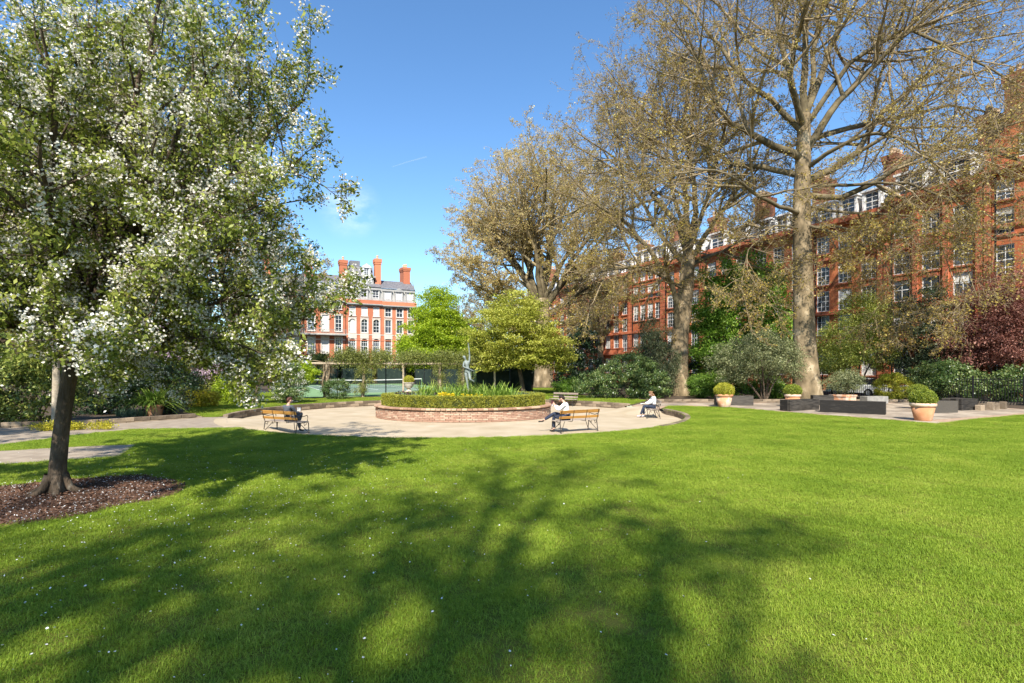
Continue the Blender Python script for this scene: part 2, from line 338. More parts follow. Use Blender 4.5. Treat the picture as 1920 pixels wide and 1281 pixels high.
def sheet(name, poly, z, mat, kind='structure', skirt=.04):
    bm = bmesh.new(); v = [bm.verts.new((x, y, z)) for x, y in poly]; e = [bm.edges.new((v[i], v[(i+1) % len(v)])) for i in range(len(v))]
    bmesh.ops.triangle_fill(bm, use_beauty=True, edges=e)
    for f in bm.faces:
        if f.normal.z < 0: f.normal_flip()
    if skirt:
        lo = [bm.verts.new((x, y, z-skirt)) for x, y in poly]
        for i in range(len(v)): j = (i+1) % len(v); bm.faces.new((v[i], v[j], lo[j], lo[i]))
    me = bpy.data.meshes.new(name); bm.to_mesh(me); bm.free(); return tag(link(name, me, mat), kind=kind)
P_LAWN = arc(226, 370, 60, 1.003)+[(9.2, 31.4), (10.4, 31.2), (12.3, 30.1), (13.6, 27.0), (15.3, 24.0), (16.8, 21.1), (20, 23.0), (24.3, 25.3), (34, 30.4), (60, 34), (60, -30), (-40, -30), (-40, 4), (-16, 4), (-15, 11), (-14.5, 15.1), (-14.25, 17.3), (-13.5, 19.1)]
P_WEDGE = [(-11.5, 12.0), (-9.66, 13.06), (-10.7, 15.2), (-12.2, 14.7), (-13.4, 13.96), (-14.6, 13.6), (-15.3, 8.0), (-14, 9.6)]
P_PATH = [ring(226, .985), (-13.5, 19.1), (-14.25, 17.3), (-14.5, 15.1), (-15, 11), (-16, 4), (-40, 4), (-40, 10), (-24, 17.2), (-18.8, 19.5), (-16.1, 20.7), (-13.8, 23.9), ring(196, 1.0), ring(204, .985), ring(212, .985), ring(219, .985)]
P_BLAWN = [(-13.8, 23.95), (-16.5, 27), (-18.5, 31), (-24, 50), (-21, 52), (-17.8, 41), (-15.5, 39.6), (-9, 42), (-6, 41)]+arc(105, 196, 30, 1.03)
P_RLAWN = arc(30, 95, 24, 1.03)+[(-3.4, 44), (-1, 62), (6, 62), (5.5, 44), (8.5, 39.5), (9.5, 37.3)]
P_TERR = [(9.2, 31.4), (10.4, 31.2), (12.3, 30.1), (13.6, 27.0), (15.3, 24.0), (16.8, 21.1), (20, 23.0), (24.3, 25.3), (27.8, 27.2), (27.2, 34.5), (8.6, 34.5), ring(27, 1.0), ring(20, 1.0), ring(12, 1.0)]
sheet('lawn', P_LAWN, .012, m_lawn, skirt=.26)
sheet('back_lawn', P_BLAWN, .012, m_lawn); sheet('side_lawn', P_RLAWN, .012, m_lawn)
sheet('path', P_PATH, .006, m_pave); sheet('paved_patch', P_WEDGE, .018, m_pave)
terr = sheet('paved_terrace', P_TERR, .004, m_mortar)
def inside(p, poly):
    c = False; n = len(poly)
    for i in range(n):
        (x1, y1), (x2, y2) = poly[i], poly[i-1]
        if (y1 > p[1]) != (y2 > p[1]) and p[0] < (x2-x1)*(p[1]-y1)/(y2-y1)+x1: c = not c
    return c
rs = random.Random(3)
slab_me = []
for q in range(4):
    s = MB().box(-.445, .445, -.445, .445, -.02, .0); slab_me.append(s.mesh('paving_slab', bevel=.008)); slab_me[-1].materials.append(m_pave)
C0 = Vector((16.8, 21.1, 0))
for i in range(-6, 18):
    for j in range(-8, 18):
        p = C0+V*(.45+.9*i+(.45 if j % 2 else 0))+U*(.5+.9*j)
        if all(inside((p+U*a+V*b).to_2d(), P_TERR) for a in (-.42, .42) for b in (-.42, .42)):
            o = link('paving_slab', slab_me[rs.randrange(4)], None, terr, (p.x, p.y, .022+rs.uniform(-.004, .004)), R(26)+rs.uniform(-.006, .006))
# street beyond the railings
def strip(name, d0, d1, z, mat, t0=-40, t1=110):
    F0 = Vector((37.3, 40.1, 0)); a = [F0+U*t0-V*d0, F0+U*t1-V*d0, F0+U*t1-V*d1, F0+U*t0-V*d1]
    return sheet(name, [p.to_2d()[:] for p in a], z, mat, skirt=.1)
strip('pavement', 0.02, 2.6, .12, m_pave); strip('road', 2.6, 8.6, .006, m_asph); strip('garden_pavement', 8.6, 9.6, .12, m_pave)

# low kerb walls of stacked stones
ks_me = []
for q in range(5):
    rr = random.Random(q); s = MB().box(-.285-.006*rr.random(), .285, -.11, .11, -.075, .075); ks_me.append(s.mesh('kerb_stone', bevel=.012)); ks_me[-1].materials.append(m_kerb)
def kerb(label, pts, courses, ztop, group='low stone kerb walls', name='kerb_wall'):
    pts = [Vector((x, y, 0)) for x, y in pts]; t = thing(name, label, 'low wall', (pts[0].x, pts[0].y, 0), 0, group)
    L = [0]
    for a, b in zip(pts, pts[1:]): L.append(L[-1]+(b-a).length)
    def at(s):
        for k in range(len(L)-1):
            if s <= L[k+1]: return pts[k].lerp(pts[k+1], (s-L[k])/(L[k+1]-L[k])), (pts[k+1]-pts[k])
        return pts[-1], pts[-1]-pts[-2]
    for c in range(courses):
        s = .3+(.29 if c % 2 else 0)
        while s < L[-1]-.2:
            p, d = at(s)
            link('kerb_stone', ks_me[rs.randrange(5)], None, t, (p.x-pts[0].x+rs.uniform(-.01, .01), p.y-pts[0].y+rs.uniform(-.01, .01), ztop-.075-.154*c), math.atan2(d.y, d.x)+rs.uniform(-.02, .02)); s += .585
    return t
kerb('low curved kerb wall round the back of the gravel circle behind the planter', arc(29, 196, 60, 1.01), 3, .10)
kerb('curved kerb wall in shadow beside the seated girl at the lawn tip', arc(318, 371, 30, 1.008), 2, .045)
kerb('low kerb wall along the shrub bed behind the dark seat blocks', [(8.8, 35.0), (14, 35.1), (20, 35.0), (27.4, 34.8)], 2, .2)
kerb('low kerb wall below the dark shrubs beyond the blossom tree trunk', [(-30, 14.6), (-24, 17.3), (-18.8, 19.6), (-16.1, 20.8), (-13.9, 23.9)], 2, .2)
lg = thing('log_edging', 'short row of pale worn edging stones at the right end of the paving', 'edging', (25.2, 28.2, 0), R(26))
for i in range(6): MB().box(-.2, .2, -.14, .14, 0, .3+.06*(i % 3)).obj('edging_stone', m_kerb, lg, (i*.46-.9, .1*math.sin(i*2), 0), .1*(i % 3), bevel=.02)

# ------------------------------------------------------------------ buildings
def wall_mesh(W, H, holes, dep=.24, back=10):
    xs = sorted({0, W} | {h[0] for h in holes} | {h[1] for h in holes}); zs = sorted({0, H} | {h[2] for h in holes} | {h[3] for h in holes})
    b = MB()
    for i in range(len(xs)-1):
        for j in range(len(zs)-1):
            cx, cz = (xs[i]+xs[i+1])/2, (zs[j]+zs[j+1])/2
            if any(h[0] < cx < h[1] and h[2] < cz < h[3] for h in holes): continue
            b.add([(xs[i], 0, zs[j]), (xs[i+1], 0, zs[j]), (xs[i+1], 0, zs[j+1]), (xs[i], 0, zs[j+1])], [(0, 1, 2, 3)])
    for (x0, x1, z0, z1) in holes:
        b.add([(x0, 0, z0), (x1, 0, z0), (x1, 0, z1), (x0, 0, z1), (x0, dep, z0), (x1, dep, z0), (x1, dep, z1), (x0, dep, z1)], [(0, 4, 5, 1), (1, 5, 6, 2), (2, 6, 7, 3), (3, 7, 4, 0), (4, 7, 6, 5)])
    b.add([(0, 0, 0), (W, 0, 0), (W, back, 0), (0, back, 0), (0, 0, H), (W, 0, H), (W, back, H), (0, back, H)], [(1, 2, 6, 5), (2, 3, 7, 6), (3, 0, 4, 7), (4, 5, 6, 7)])
    return b
WC = {}
def window(parent, x, z, wd, h, nx=2, ny=2, arch=False, y=.0, pane=None, surround=None, wood=m_white, sill=None, name='window'):
    key = (round(wd, 2), round(h, 2), nx, ny, pane.name if pane else '')
    if key not in WC:
        b = MB(); t = .075; hw = wd/2
        b.box(-hw, -hw+t, .07, .17, 0, h); b.box(hw-t, hw, .07, .17, 0, h); b.box(-hw+t, hw-t, .07, .17, 0, t); b.box(-hw+t, hw-t, .07, .17, h-t, h)
        b.box(-hw+t, hw-t, .09, .15, h*.5-.035, h*.5+.035)
        for i in range(1, nx): xx = -hw+wd*i/nx; b.box(xx-.022, xx+.022, .1, .14, t, h*.5-.035); b.box(xx-.022, xx+.022, .1, .14, h*.5+.035, h-t)
        for half in (0, 1):
            for j in range(1, ny): zz = h*.5*half+h*.5*j/ny; b.box(-hw+t, hw-t, .102, .138, zz-.02, zz+.02)
        pm = MB().box(-hw+t, hw-t, .118, .124, t, h-t).mesh('pane'); pm.materials.append(pane or m_glass)
        fm = b.mesh('window'); fm.materials.append(wood); WC[key] = (fm, pm)
    fm, pm = WC[key]; o = link(name, fm, None, parent, (x, y, z)); link('pane', pm, None, o)
    if sill:
        sk = ('s', round(wd, 2), sill.name)
        if sk not in WC: WC[sk] = MB().box(-wd/2-.12, wd/2+.12, -.14, .1, -.14, -.002).mesh('sill'); WC[sk].materials.append(sill)
        link('sill', WC[sk], None, o)
    if surround:
        sk = ('u', round(wd, 2), round(h, 2), arch, surround.name)
        if sk not in WC:
            b = MB(); hw = wd/2; a = .17
            b.box(-hw-a, -hw+.01, -.05, .06, -.1, h+a); b.box(hw-.01, hw+a, -.05, .06, -.1, h+a); b.box(-hw-a-.04, hw+a+.04, -.09, .06, h+a, h+a+.12)
            if not arch: b.box(-hw+.01, hw-.01, -.05, .06, h-.02, h+a)
            else:
                n = 12; zc = h-hw
                pts = [(hw*math.cos(math.pi*k/n), zc+hw*math.sin(math.pi*k/n)) for k in range(n+1)]
                for (xa, za), (xb, zb) in zip(pts, pts[1:]):
                    b.add([(xa, -.05, za), (xb, -.05, zb), (xb, -.05, h+a), (xa, -.05, h+a), (xa, .1, za), (xb, .1, zb)], [(0, 1, 2, 3), (0, 4, 5, 1)])
            WC[sk] = b.mesh('surround'); WC[sk].materials.append(surround)
        link('surround', WC[sk], None, o)
    return o
def chimney(parent, x, y, z0, wd, dp, h, pots=3, brick=m_chim):
    b = MB().box(-wd/2, wd/2, -dp/2, dp/2, 0, h*.86).box(-wd/2-.08, wd/2+.08, -dp/2-.08, dp/2+.08, h*.86, h*.91).box(-wd/2-.15, wd/2+.15, -dp/2-.15, dp/2+.15, h*.91, h)
    c = b.obj('chimney', brick, parent, (x, y, z0))
    for i in range(pots):
        MB().lathe([(.16, 0), (.15, .5), (.19, .55), (.17, .75), (.12, .75)], 10).obj('chimney_pot', m_chpot, c, ((i-(pots-1)/2)*min(.5, wd/pots) if wd > dp else 0, 0 if wd > dp else (i-(pots-1)/2)*min(.5, dp/pots), h))
    return c
def dormer(parent, x, z, wd, h, y=.35, pediment=False, cheek=m_white, pane=None):
    b = MB().box(-wd/2-.22, -wd/2, 0, 2.2, 0, h+.1).box(wd/2, wd/2+.22, 0, 2.2, 0, h+.1).box(-wd/2-.34, wd/2+.34, -.14, 2.2, h+.1, h+.28).box(-wd/2, wd/2, .3, 2.2, 0, h+.1)
    if pediment: b.add([(-wd/2-.34, -.14, h+.28), (wd/2+.34, -.14, h+.28), (0, -.14, h+.85), (-wd/2-.34, 2, h+.28), (wd/2+.34, 2, h+.28), (0, 2, h+.85)], [(0, 1, 2), (0, 2, 5, 3), (1, 4, 5, 2)])
    d = b.obj('dormer', cheek, parent, (x, y, z)); window(d, 0, .02, wd-.02, h, 2, 2, pane=pane); return d
rh_ = random.Random(11)
def terrace_house(label, t, W, H=16.5, style=0, gable=False, seed=0, group='red brick terrace houses behind the railings', cat='house'):
    rr = random.Random(seed); org = Vector((37.3, 40.1, 0))+U*(t+W)
    h = thing('terrace_house', label, cat, (org.x, org.y, 0), R(-64), group)
    xs = [W*.19, W*.5, W*.81] if style != 2 else [W*.16, W*.385, W*.615, W*.84]
    fl = [(1.6, 2.3, 1.35), (5.0, 2.7, 1.4), (8.5+rr.uniform(0, 1.4), 2.2, 1.35), (11.9-.9, 2.1, 1.3), (13.75, 1.8, 1.25)]
    fl = [(1.6, 2.3), (4.9, 2.6), (8.1 if style else 7.9, 2.0), (10.5, 1.85), (13.6, 1.75)] if style != 2 else [(1.6, 2.3), (5.0, 2.9), (9.3, 2.3), (12.4, 2.0), (15.0, 1.5)]
    wd = 1.32 if style != 2 else 1.15; holes = [(x-wd/2, x+wd/2, z, z+hh) for x in xs for z, hh in fl if z+hh < H-.3]
    wall_mesh(W, H, holes).obj('wall', m_red, h)
    for k, (x0, x1, z0, z1) in enumerate(holes):
        wo = window(h, (x0+x1)/2, z0, x1-x0, z1-z0, 3 if style == 0 else 2, 2 if style != 1 else 1, pane=m_blind if rr.random() < .1 else None, sill=m_trimr)
        if rr.random() < .4:
            q = rr.choice((.25, .45, .6)); kk = ('bl', round(x1-x0, 2), round(z1-z0, 2), q)
            if kk not in WC: WC[kk] = MB().box(-(x1-x0)/2+.08, (x1-x0)/2-.08, .110, .116, (z1-z0)*(1-q), z1-z0-.08).mesh('blind'); WC[kk].materials.append(m_blind)
            link('blind', WC[kk], None, wo)
    for x in (0.0, W):     # rusticated pilasters, each course proud of its joint
        b = MB(); z = 0; x0 = max(x-.45, .004) if x else .004; x1 = x0+.42
        while z < H-.5: b.box(x0, x1, -.2, .1, z+.02, z+.5); z += .54
        b.box(x0+.02, x1-.02, -.16, .1, 0, H-.4); b.obj('pilaster', m_trimr, h)
    if style == 1:
        for xa in (W*.345, W*.655):
            MB().box(xa-.2, xa+.2, -.14, .1, 1.0, H-.5).box(xa-.28, xa+.28, -.2, .1, H-.9, H-.5).obj('pilaster', m_trimr, h)
        for x in xs:
            MB().box(x-.55, x+.55, -.06, .1, 9.95, 10.25).obj('brick_panel', m_trimr, h); MB().box(x-.62, x+.62, -.1, .1, 12.6, 13.1).obj('brick_panel', m_trimr, h)
    for z, dp, th in ((4.2, .22, .3), (7.5, .3, .28), (12.9, .16, .25)): MB().box(-.0, W, -dp, .05, z, z+th).obj('string_course', m_trimr, h)
    MB().box(0, W, -.35, .05, H-.42, H-.2).box(0, W, -.6, .05, H-.2, H).box(.003, W-.003, -.1, .35, H, H+.45).obj('cornice', m_trimr, h)
    if rr.random() < .8 or style == 1:   # first-floor balcony
        b = MB().box(W*.08, W*.92, -1.0, -.05, 4.45, 4.62)
        n = int(W*.84/.22)
        for i in range(n+1): x = W*.08+.05+i*(W*.84-.1)/n; b.box(x-.05, x+.05, -.96, -.86, 4.62, 5.3)
        b.box(W*.08, W*.92, -1.0, -.82, 5.3, 5.42); b.obj('balcony', m_trimr, h)
    MB().box(.0+.02, .12, -.34, -.24, 0, H-.45).obj('drainpipe', m_black, h, (W*.09, 0.02, 0))
    RH = 4.0
    if not gable:
        b = MB().add([(0, .4, H), (W, .4, H), (W, 2.1, H+RH*.72), (0, 2.1, H+RH*.72), (W, 5.5, H+RH), (0, 5.5, H+RH), (W, 10, H), (0, 10, H)], [(0, 1, 2, 3), (3, 2, 4, 5), (5, 4, 6, 7), (0, 3, 5, 7), (1, 6, 4, 2)])
        b.obj('roof', m_slate, h)
        for x in (xs if style != 1 else [W*.25, W*.72]): dormer(h, x, H+.45, 1.25 if style != 1 else 1.9, 1.75, .5, False)
        chimney(h, W-.9, 3.6, H+.5, 1.05, 2.2, 4.9+rr.uniform(-.5, .5), 4)
    else:
        g = MB().add([(0, 0, H), (W, 0, H), (W, 0, H+1.2), (W*.82, 0, H+2.6), (W*.5, 0, H+5.6), (W*.18, 0, H+2.6), (0, 0, H+1.2)]+[(0, .5, H), (W, .5, H), (W, .5, H+1.2), (W*.82, .5, H+2.6), (W*.5, .5, H+5.6), (W*.18, .5, H+2.6), (0, .5, H+1.2)],
            [(0, 1, 2, 3, 4, 5, 6), (13, 12, 11, 10, 9, 8, 7)]+[(i, i+7, (i+1) % 7+7, (i+1) % 7) for i in range(1, 7)])
        gg = g.obj('gable', m_red, h, (0, -.02, .004))
        for a, b_ in (((W, H+1.2), (W*.82, H+2.6)), ((W*.82, H+2.6), (W*.5, H+5.6)), ((W*.5, H+5.6), (W*.18, H+2.6)), ((W*.18, H+2.6), (0, H+1.2))):
            MB().bar((a[0], .22, a[1]+.12), (b_[0], .22, b_[1]+.12), .8, .24).obj('gable_coping', m_trimr, gg)
        for x in (W*.35, W*.65): window(gg, x, H+.5, 1.1, 1.7, 2, 2, y=-.12)
        MB().add([(0, .5, H+1), (W, .5, H+1), (W/2, .5, H+5.2), (0, 10, H+1), (W, 10, H+1), (W/2, 10, H+5.2)], [(0, 2, 5, 3), (1, 4, 5, 2), (3, 5, 4)]).obj('roof', m_slate, h)
        chimney(h, W*.22, 2.2, H+1.4, 2.2, 1.2, 6.2, 5)
    return h
HL = [(-15.0, 7.4, 18.0, 2, True, 'tall red gabled house at the right edge above the purple tree'),
      (-7.6, 7.5, 17.4, 2, True, 'red gabled house with a stepped gable top beside the right edge'),
      (0, 7.2, 17.0, 1, False, 'red house with wide mansard dormers behind the dark evergreen'),
      (7.3, 7.0, 16.4, 0, False, 'red house above the pale yellow tree with many paned sash windows'),
      (14.4, 7.1, 16.5, 0, False, 'red house directly behind the tallest plane trunk'),
      (21.6, 7.0, 16.6, 1, False, 'red house half hidden by the bright green tree left of the tallest trunk'),
      (28.7, 7.1, 16.5, 0, False, 'red house with balcony just right of the middle plane trunk'),
      (35.9, 7.0, 17.2, 2, False, 'red house behind the middle plane trunk'),
      (43, 7.0, 16.5, 0, False, 'red house above the drooping conifer'),
      (50, 7.0, 16.5, 1, False, 'red house with tall white windows right of the dark cone shaped holly'),
      (57, 7.0, 16.8, 0, False, 'red house just behind the dark cone shaped holly'),
      (64, 7.0, 16.5, 2, False, 'red house behind the massive trunk near the far end of the terrace'),
      (71, 7.2, 16.5, 0, False, 'last red house of the terrace, farthest along behind the pale green tree')]
for k, (t, W, H, st, gb, lab) in enumerate(HL): terrace_house(lab, t+1.5, W, H, st, gb, k)

# far red building at the end of the square
F1 = Vector((-30.9, 97.3, 0))
def far_house(label, s, W, H, style, seed):
    org = F1+V*s; h = thing('brick_building', label, 'building', (org.x, org.y, 0), R(26), 'red brick houses at the far end of the square')
    xs = [W*.17, W*.5, W*.83]
    fl = [(1.0, 3.0, True), (5.0, 2.9, True), (9.0, 2.5, True), (12.1, 1.7, False)]
    if style == 2: fl = [(1.0, 3.0, False), (5.0, 2.9, False), (9.1, 2.9, False), (13.1, 1.7, False)]
    wd = 1.15; holes = [(x-wd/2, x+wd/2, z, z+hh) for x in xs for z, hh, a in fl]
    wall_mesh(W, H, holes).obj('wall', m_red2, h); rr = random.Random(seed)
    i = 0
    for x in xs:
        for z, hh, a in fl:
            window(h, x, z, wd, hh, 2 if z > 8 else 3, 1 if (style == 0 and z > 8) else 2, arch=a and style == 1, pane=m_blind if (z > 12 and style == 1) or rr.random() < .15 else None, surround=m_trimw if z < 12 or style == 0 else None, sill=m_trimw)
            if z == 9.0: MB().box(x-wd/2-.2, x+wd/2+.2, -.1, .05, 7.9, 8.85).obj('apron', m_trimw, h)
            if z == 5.0 and style != 2: MB().box(x-wd/2-.2, x+wd/2+.2, -.08, .05, 4.0, 4.85).obj('apron', m_trimw, h)
    for z, m in ((8.55, m_trimw), (7.5, m_trimw if style == 2 else m_red2)): MB().box(0, W, -.06, .03, z, z+.14).obj('string_course', m, h)
    MB().box(0, W, -.3, .05, H-1.15, H-.95).box(0, W, -.55, .05, H-.95, H-.75).obj('cornice', m_lead, h)
    if style == 2:
        b = MB().box(0, W, -1.3, -.05, 8.3, 8.5)
        for i in range(30): b.box(W*i/29-.03, W*i/29+.03, -1.28, -1.24, 8.5, 9.3)
        b.box(0, W, -1.3, -1.22, 9.3, 9.36).obj('balcony', m_lead, h)
    r = MB()
    r.add([(0, .5, H), (W, .5, H), (W, 1.0, H+2.6), (0, 1.0, H+2.6), (W, 3.4, H+5.2), (0, 3.4, H+5.2), (W, 10, H+5), (0, 10, H+5)], [(0, 1, 2, 3), (0, 3, 5), (1, 4, 2)]).obj('mansard', m_lead, h)
    MB().add([(0, .8, H+2.6), (W, .8, H+2.6), (W, 4.2, H+4.6), (0, 4.2, H+4.6), (W, 10, H+4.2), (0, 10, H+4.2)], [(0, 1, 2, 3), (3, 2, 4, 5), (0, 3, 5), (1, 4, 2)]).obj('roof', m_slate, h)
    for k, x in enumerate(xs): dormer(h, x, H+.15, 1.2, 1.75, .5, k == 1, cheek=m_lead, pane=m_blind if style == 0 else None)
    return h
fa = far_house('far red house with white framed windows and slate roof beside the lime green tree', 7.2, 6.6, 15.0, 0, 1)
chimney(fa, 5.6, 4.2, 17.2, 1.3, 1.6, 5.2, 2, m_red2); chimney(fa, 6.0, 7.2, 17.2, 1.3, 1.8, 5.7, 3, m_red2)
fb = far_house('far red house with white arched windows under the tall pale roof storeys', .6, 6.6, 15.1, 1, 2)
chimney(fb, 6.3, 3.0, 16.0, 1.1, 1.5, 7.4, 2, m_red2); chimney(fb, -.1, 3.0, 16.0, 1.3, 1.5, 6.6, 2, m_red2)
us = MB().box(.5, 5.4, 2.0, 9, 17.0, 19.6).box(.2, 5.7, 1.6, 9.2, 19.6, 19.9).obj('upper_storey', m_lead, fb)
for i in range(4): window(us, 1.35+i*1.05, 17.6, .95, 1.7, 1, 1, y=1.92)
up = MB().add([(.5, 2.3, 19.9), (5.4, 2.3, 19.9), (5.4, 3.2, 21.8), (.5, 3.2, 21.8), (5.4, 9, 21.8), (.5, 9, 21.8)], [(0, 1, 2, 3), (3, 2, 4, 5), (0, 3, 5), (1, 4, 2)]).box(1.4, 3.2, 4, 6, 21.8, 23).obj('upper_roof', m_slate, fb)
dormer(up, 4.1, 20.0, 1.0, 1.4, 2.2, True)
fc = far_house('far red house with cream framed tall windows half hidden behind the blossom', -6.6, 7.1, 15.4, 2, 3)
chimney(fc, 1.0, 3.0, 16.0, 1.3, 1.6, 6.5, 3, m_red2)
fd = far_house('leftmost far red house glimpsed through the blossom tree branches', -13.6, 6.9, 15.2, 2, 4)
chimney(fd, 1.0, 3.0, 16.0, 1.3, 1.6, 6.5, 3, m_red2)

# ------------------------------------------------------------------ trees
def build_tree(name, label, loc, group, cat, tr_guide, tr_rad, limbs, rng, K, Lm, S=8, angs=(48, 45, 45), wander=(.09, .14, .2, .25), trop=(.02, .03, .01, -.05),
               rmul=.55, sides=(6, 4, 3), bark=None, twigbark=None, f0=(.25, .15, .1), fall=.55, minr=.006, limbbark=None, shoots=0):
    """limbs: list of (points, base radius). returns thing, last-level polylines"""
    t = thing(name, label, cat, loc, 0, group); o = np.array(loc)
    tg = resample([np.array(p)-o for p in tr_guide], 14); tp, tf = tubes_np(tg[None], np.interp(np.linspace(0, 1, 15), np.linspace(0, 1, len(tr_rad)), tr_rad)[None], 18)
    tp = tp+rng.normal(0, .012, tp.shape)*np.mean(tr_rad); link('trunk', np_mesh('trunk', tp, tf, True), bark, t)
    lp = np.stack([resample([np.array(p)-o for p in g], 14) for g, r in limbs]); jit = rng.normal(0, .05, lp.shape); jit[:, 0] = 0
    seg = np.linalg.norm(lp[:, -1]-lp[:, 0], axis=1)[:, None, None]; lp = lp+np.cumsum(jit, 1)*seg*.12
    lr = np.array([r for g, r in limbs])[:, None]*np.linspace(1, .22, 15)[None]
    link('limbs', np_mesh('limbs', *tubes_np(lp, lr*(.82 if limbbark else 1), 8), True), limbbark or bark, t)
    parts = []; pts, rad = lp, lr; allp = [lp]
    for k in range(len(K)):
        P, D, L, r = kids(rng, pts, rad, K[k], f0[min(k, len(f0)-1)], 1.0, angs[min(k, len(angs)-1)], 14, Lm[k], rmul, fall)
        r = np.maximum(r, minr); L = np.maximum(L, .15)
        pts, rad = poly_grow(rng, P, D, L, r, max(2, S-2*k-1), wander[min(k, 3)], trop[min(k, 3)], .3); rad = np.maximum(rad, minr*.7)
        parts.append(tubes_np(pts, rad, sides[min(k, len(sides)-1)])); allp.append(pts)
    if shoots:
        P, D, L, r = kids(rng, tg[None], np.full((1, 15), .03), shoots, .4, .98, 65, 15, 2.2/np.linalg.norm(tg[-1]-tg[0]), .6, .2); a, ar = poly_grow(rng, P, D, L, np.full(len(P), .028), 6, .2, -.06)
        P, D, L, r = kids(rng, a, ar, 7, .2, 1, 45, 12, .5, .6, .4); q, qr = poly_grow(rng, P, D, L, np.full(len(P), .013), 3, .2, -.05); parts += [tubes_np(a, ar, 4), tubes_np(q, qr, 3)]; allp.insert(0, q)
    link('branches', np_mesh('branches', *merge(parts), True), twigbark or bark, t)
    return t, allp
def along(rng, pts, n, f0=.2):
    N_, S1, _ = pts.shape; rows = rng.integers(0, N_, n); x = (f0+(1-f0)*rng.random(n))*(S1-1.001); i = x.astype(int); fr = (x-i)[:, None]
    return pts[rows, i]*(1-fr)+pts[rows, i+1]*fr
def auto_limbs(rng, base, z0, z1, n, spread, top, r, lean=0):
    out = []
    for i in range(n):
        u = i/(n-1); a = i*2.4+rng.uniform(-.3, .3); z = z0+(z1-z0)*u; s = spread*(1-.55*u)*rng.uniform(.8, 1.15)
        b = np.array(base)+[0, 0, z]; e = np.array(base)+[s*math.cos(a), s*math.sin(a), z+(top-z)*(.45+.5*u)*rng.uniform(.85, 1.1)]
        m = b*.55+e*.45+[0, 0, (top-z)*.06]; out.append(([b, m, e], r*(1-.35*u)))
    return out
GPL = 'tall plane trees in the square'
rng = np.random.default_rng(7)
def px(l, off): return [PX(x, y, Y+off) for x, y, Y in l]
# the tallest plane
b1 = GX(1513, 751); b1 = Vector((20.6, 37.2, 0)); Yb = 37.2
tg = [(1516, 756, Yb), (1511, 700, Yb), (1507, 600, Yb), (1505, 480, Yb), (1503, 380, Yb), (1506, 290, Yb), (1508, 215, Yb)]
def LM(dy, *p): n = len(p); return [PX(x, y, Yb+dy*(i/(n-1))**1.2) for i, (x, y) in enumerate(p)]
l1 = [(LM(-3, (1506, 300), (1470, 285), (1420, 262), (1365, 235), (1325, 160), (1290, 60)), .34), (LM(4, (1506, 260), (1480, 180), (1455, 90), (1440, -20), (1425, -140)), .32),
      (LM(-2, (1508, 225), (1510, 120), (1505, 10), (1500, -130), (1495, -230)), .33), (LM(3, (1508, 220), (1540, 130), (1575, 30), (1600, -80), (1620, -200)), .31),
      (LM(-4, (1508, 290), (1545, 225), (1600, 160), (1665, 90), (1740, 20), (1830, -60)), .33), (LM(2, (1505, 345), (1560, 315), (1620, 270), (1660, 200), (1740, 130), (1850, 100)), .33),
      (LM(-6, (1505, 365), (1570, 372), (1650, 340), (1730, 290), (1820, 285), (1920, 325), (1990, 380)), .27), (LM(6, (1505, 330), (1440, 310), (1370, 300), (1290, 250), (1220, 180)), .28),
      (LM(-7, (1504, 400), (1450, 385), (1390, 345), (1330, 320), (1270, 330)), .2), (LM(7, (1506, 270), (1580, 230), (1680, 215), (1790, 190), (1900, 220)), .26),
      (LM(-8, (1507, 240), (1480, 150), (1500, 40), (1540, -90)), .26), (LM(8, (1507, 240), (1530, 100), (1560, -40), (1580, -160)), .26), (LM(-5, (1504, 420), (1540, 425), (1590, 440), (1640, 470)), .12),
      (LM(-9, (1506, 320), (1550, 280), (1640, 240), (1700, 260), (1790, 330)), .2), (LM(2, (1506, 250), (1420, 170), (1340, 60), (1260, -20)), .26),
      (LM(-4, (1505, 430), (1560, 420), (1640, 445), (1705, 520), (1725, 600)), .11), (LM(-3, (1504, 430), (1445, 430), (1400, 475), (1385, 560)), .1), (LM(-6, (1505, 385), (1600, 395), (1720, 400), (1800, 445), (1840, 540)), .14), (LM(-7, (1507, 350), (1600, 352), (1700, 350), (1790, 385), (1880, 460)), .16), (LM(-5, (1508, 240), (1590, 120), (1690, 60), (1800, 110), (1900, 180)), .24)]
TRI = lambda V_: [tuple(p) for p in V_]
t1, ap = build_tree('plane_tree', 'tallest plane tree with a thick pale mottled trunk on the right and few young leaves', tuple(b1), GPL, 'tree', TRI(px(tg, 0)), [.98, .74, .66, .6, .56, .5, .4], l1, rng,
                    (12, 8, 6, 4), (.58, .52, .5, .6), bark=m_plane, limbbark=m_limb, twigbark=m_twig, minr=.010, fall=.42, trop=(.02, .0, -.05, -.1), shoots=70)
C = np.concatenate([along(rng, ap[-1], 90000), along(rng, ap[-2], 12000), along(rng, ap[0], 2500)])
link('crown', np_mesh('crown', *leaf_quads(rng, C+rng.normal(0, .07, C.shape), .1, .2, .75, .5, .3)), m_planeleaf, t1)
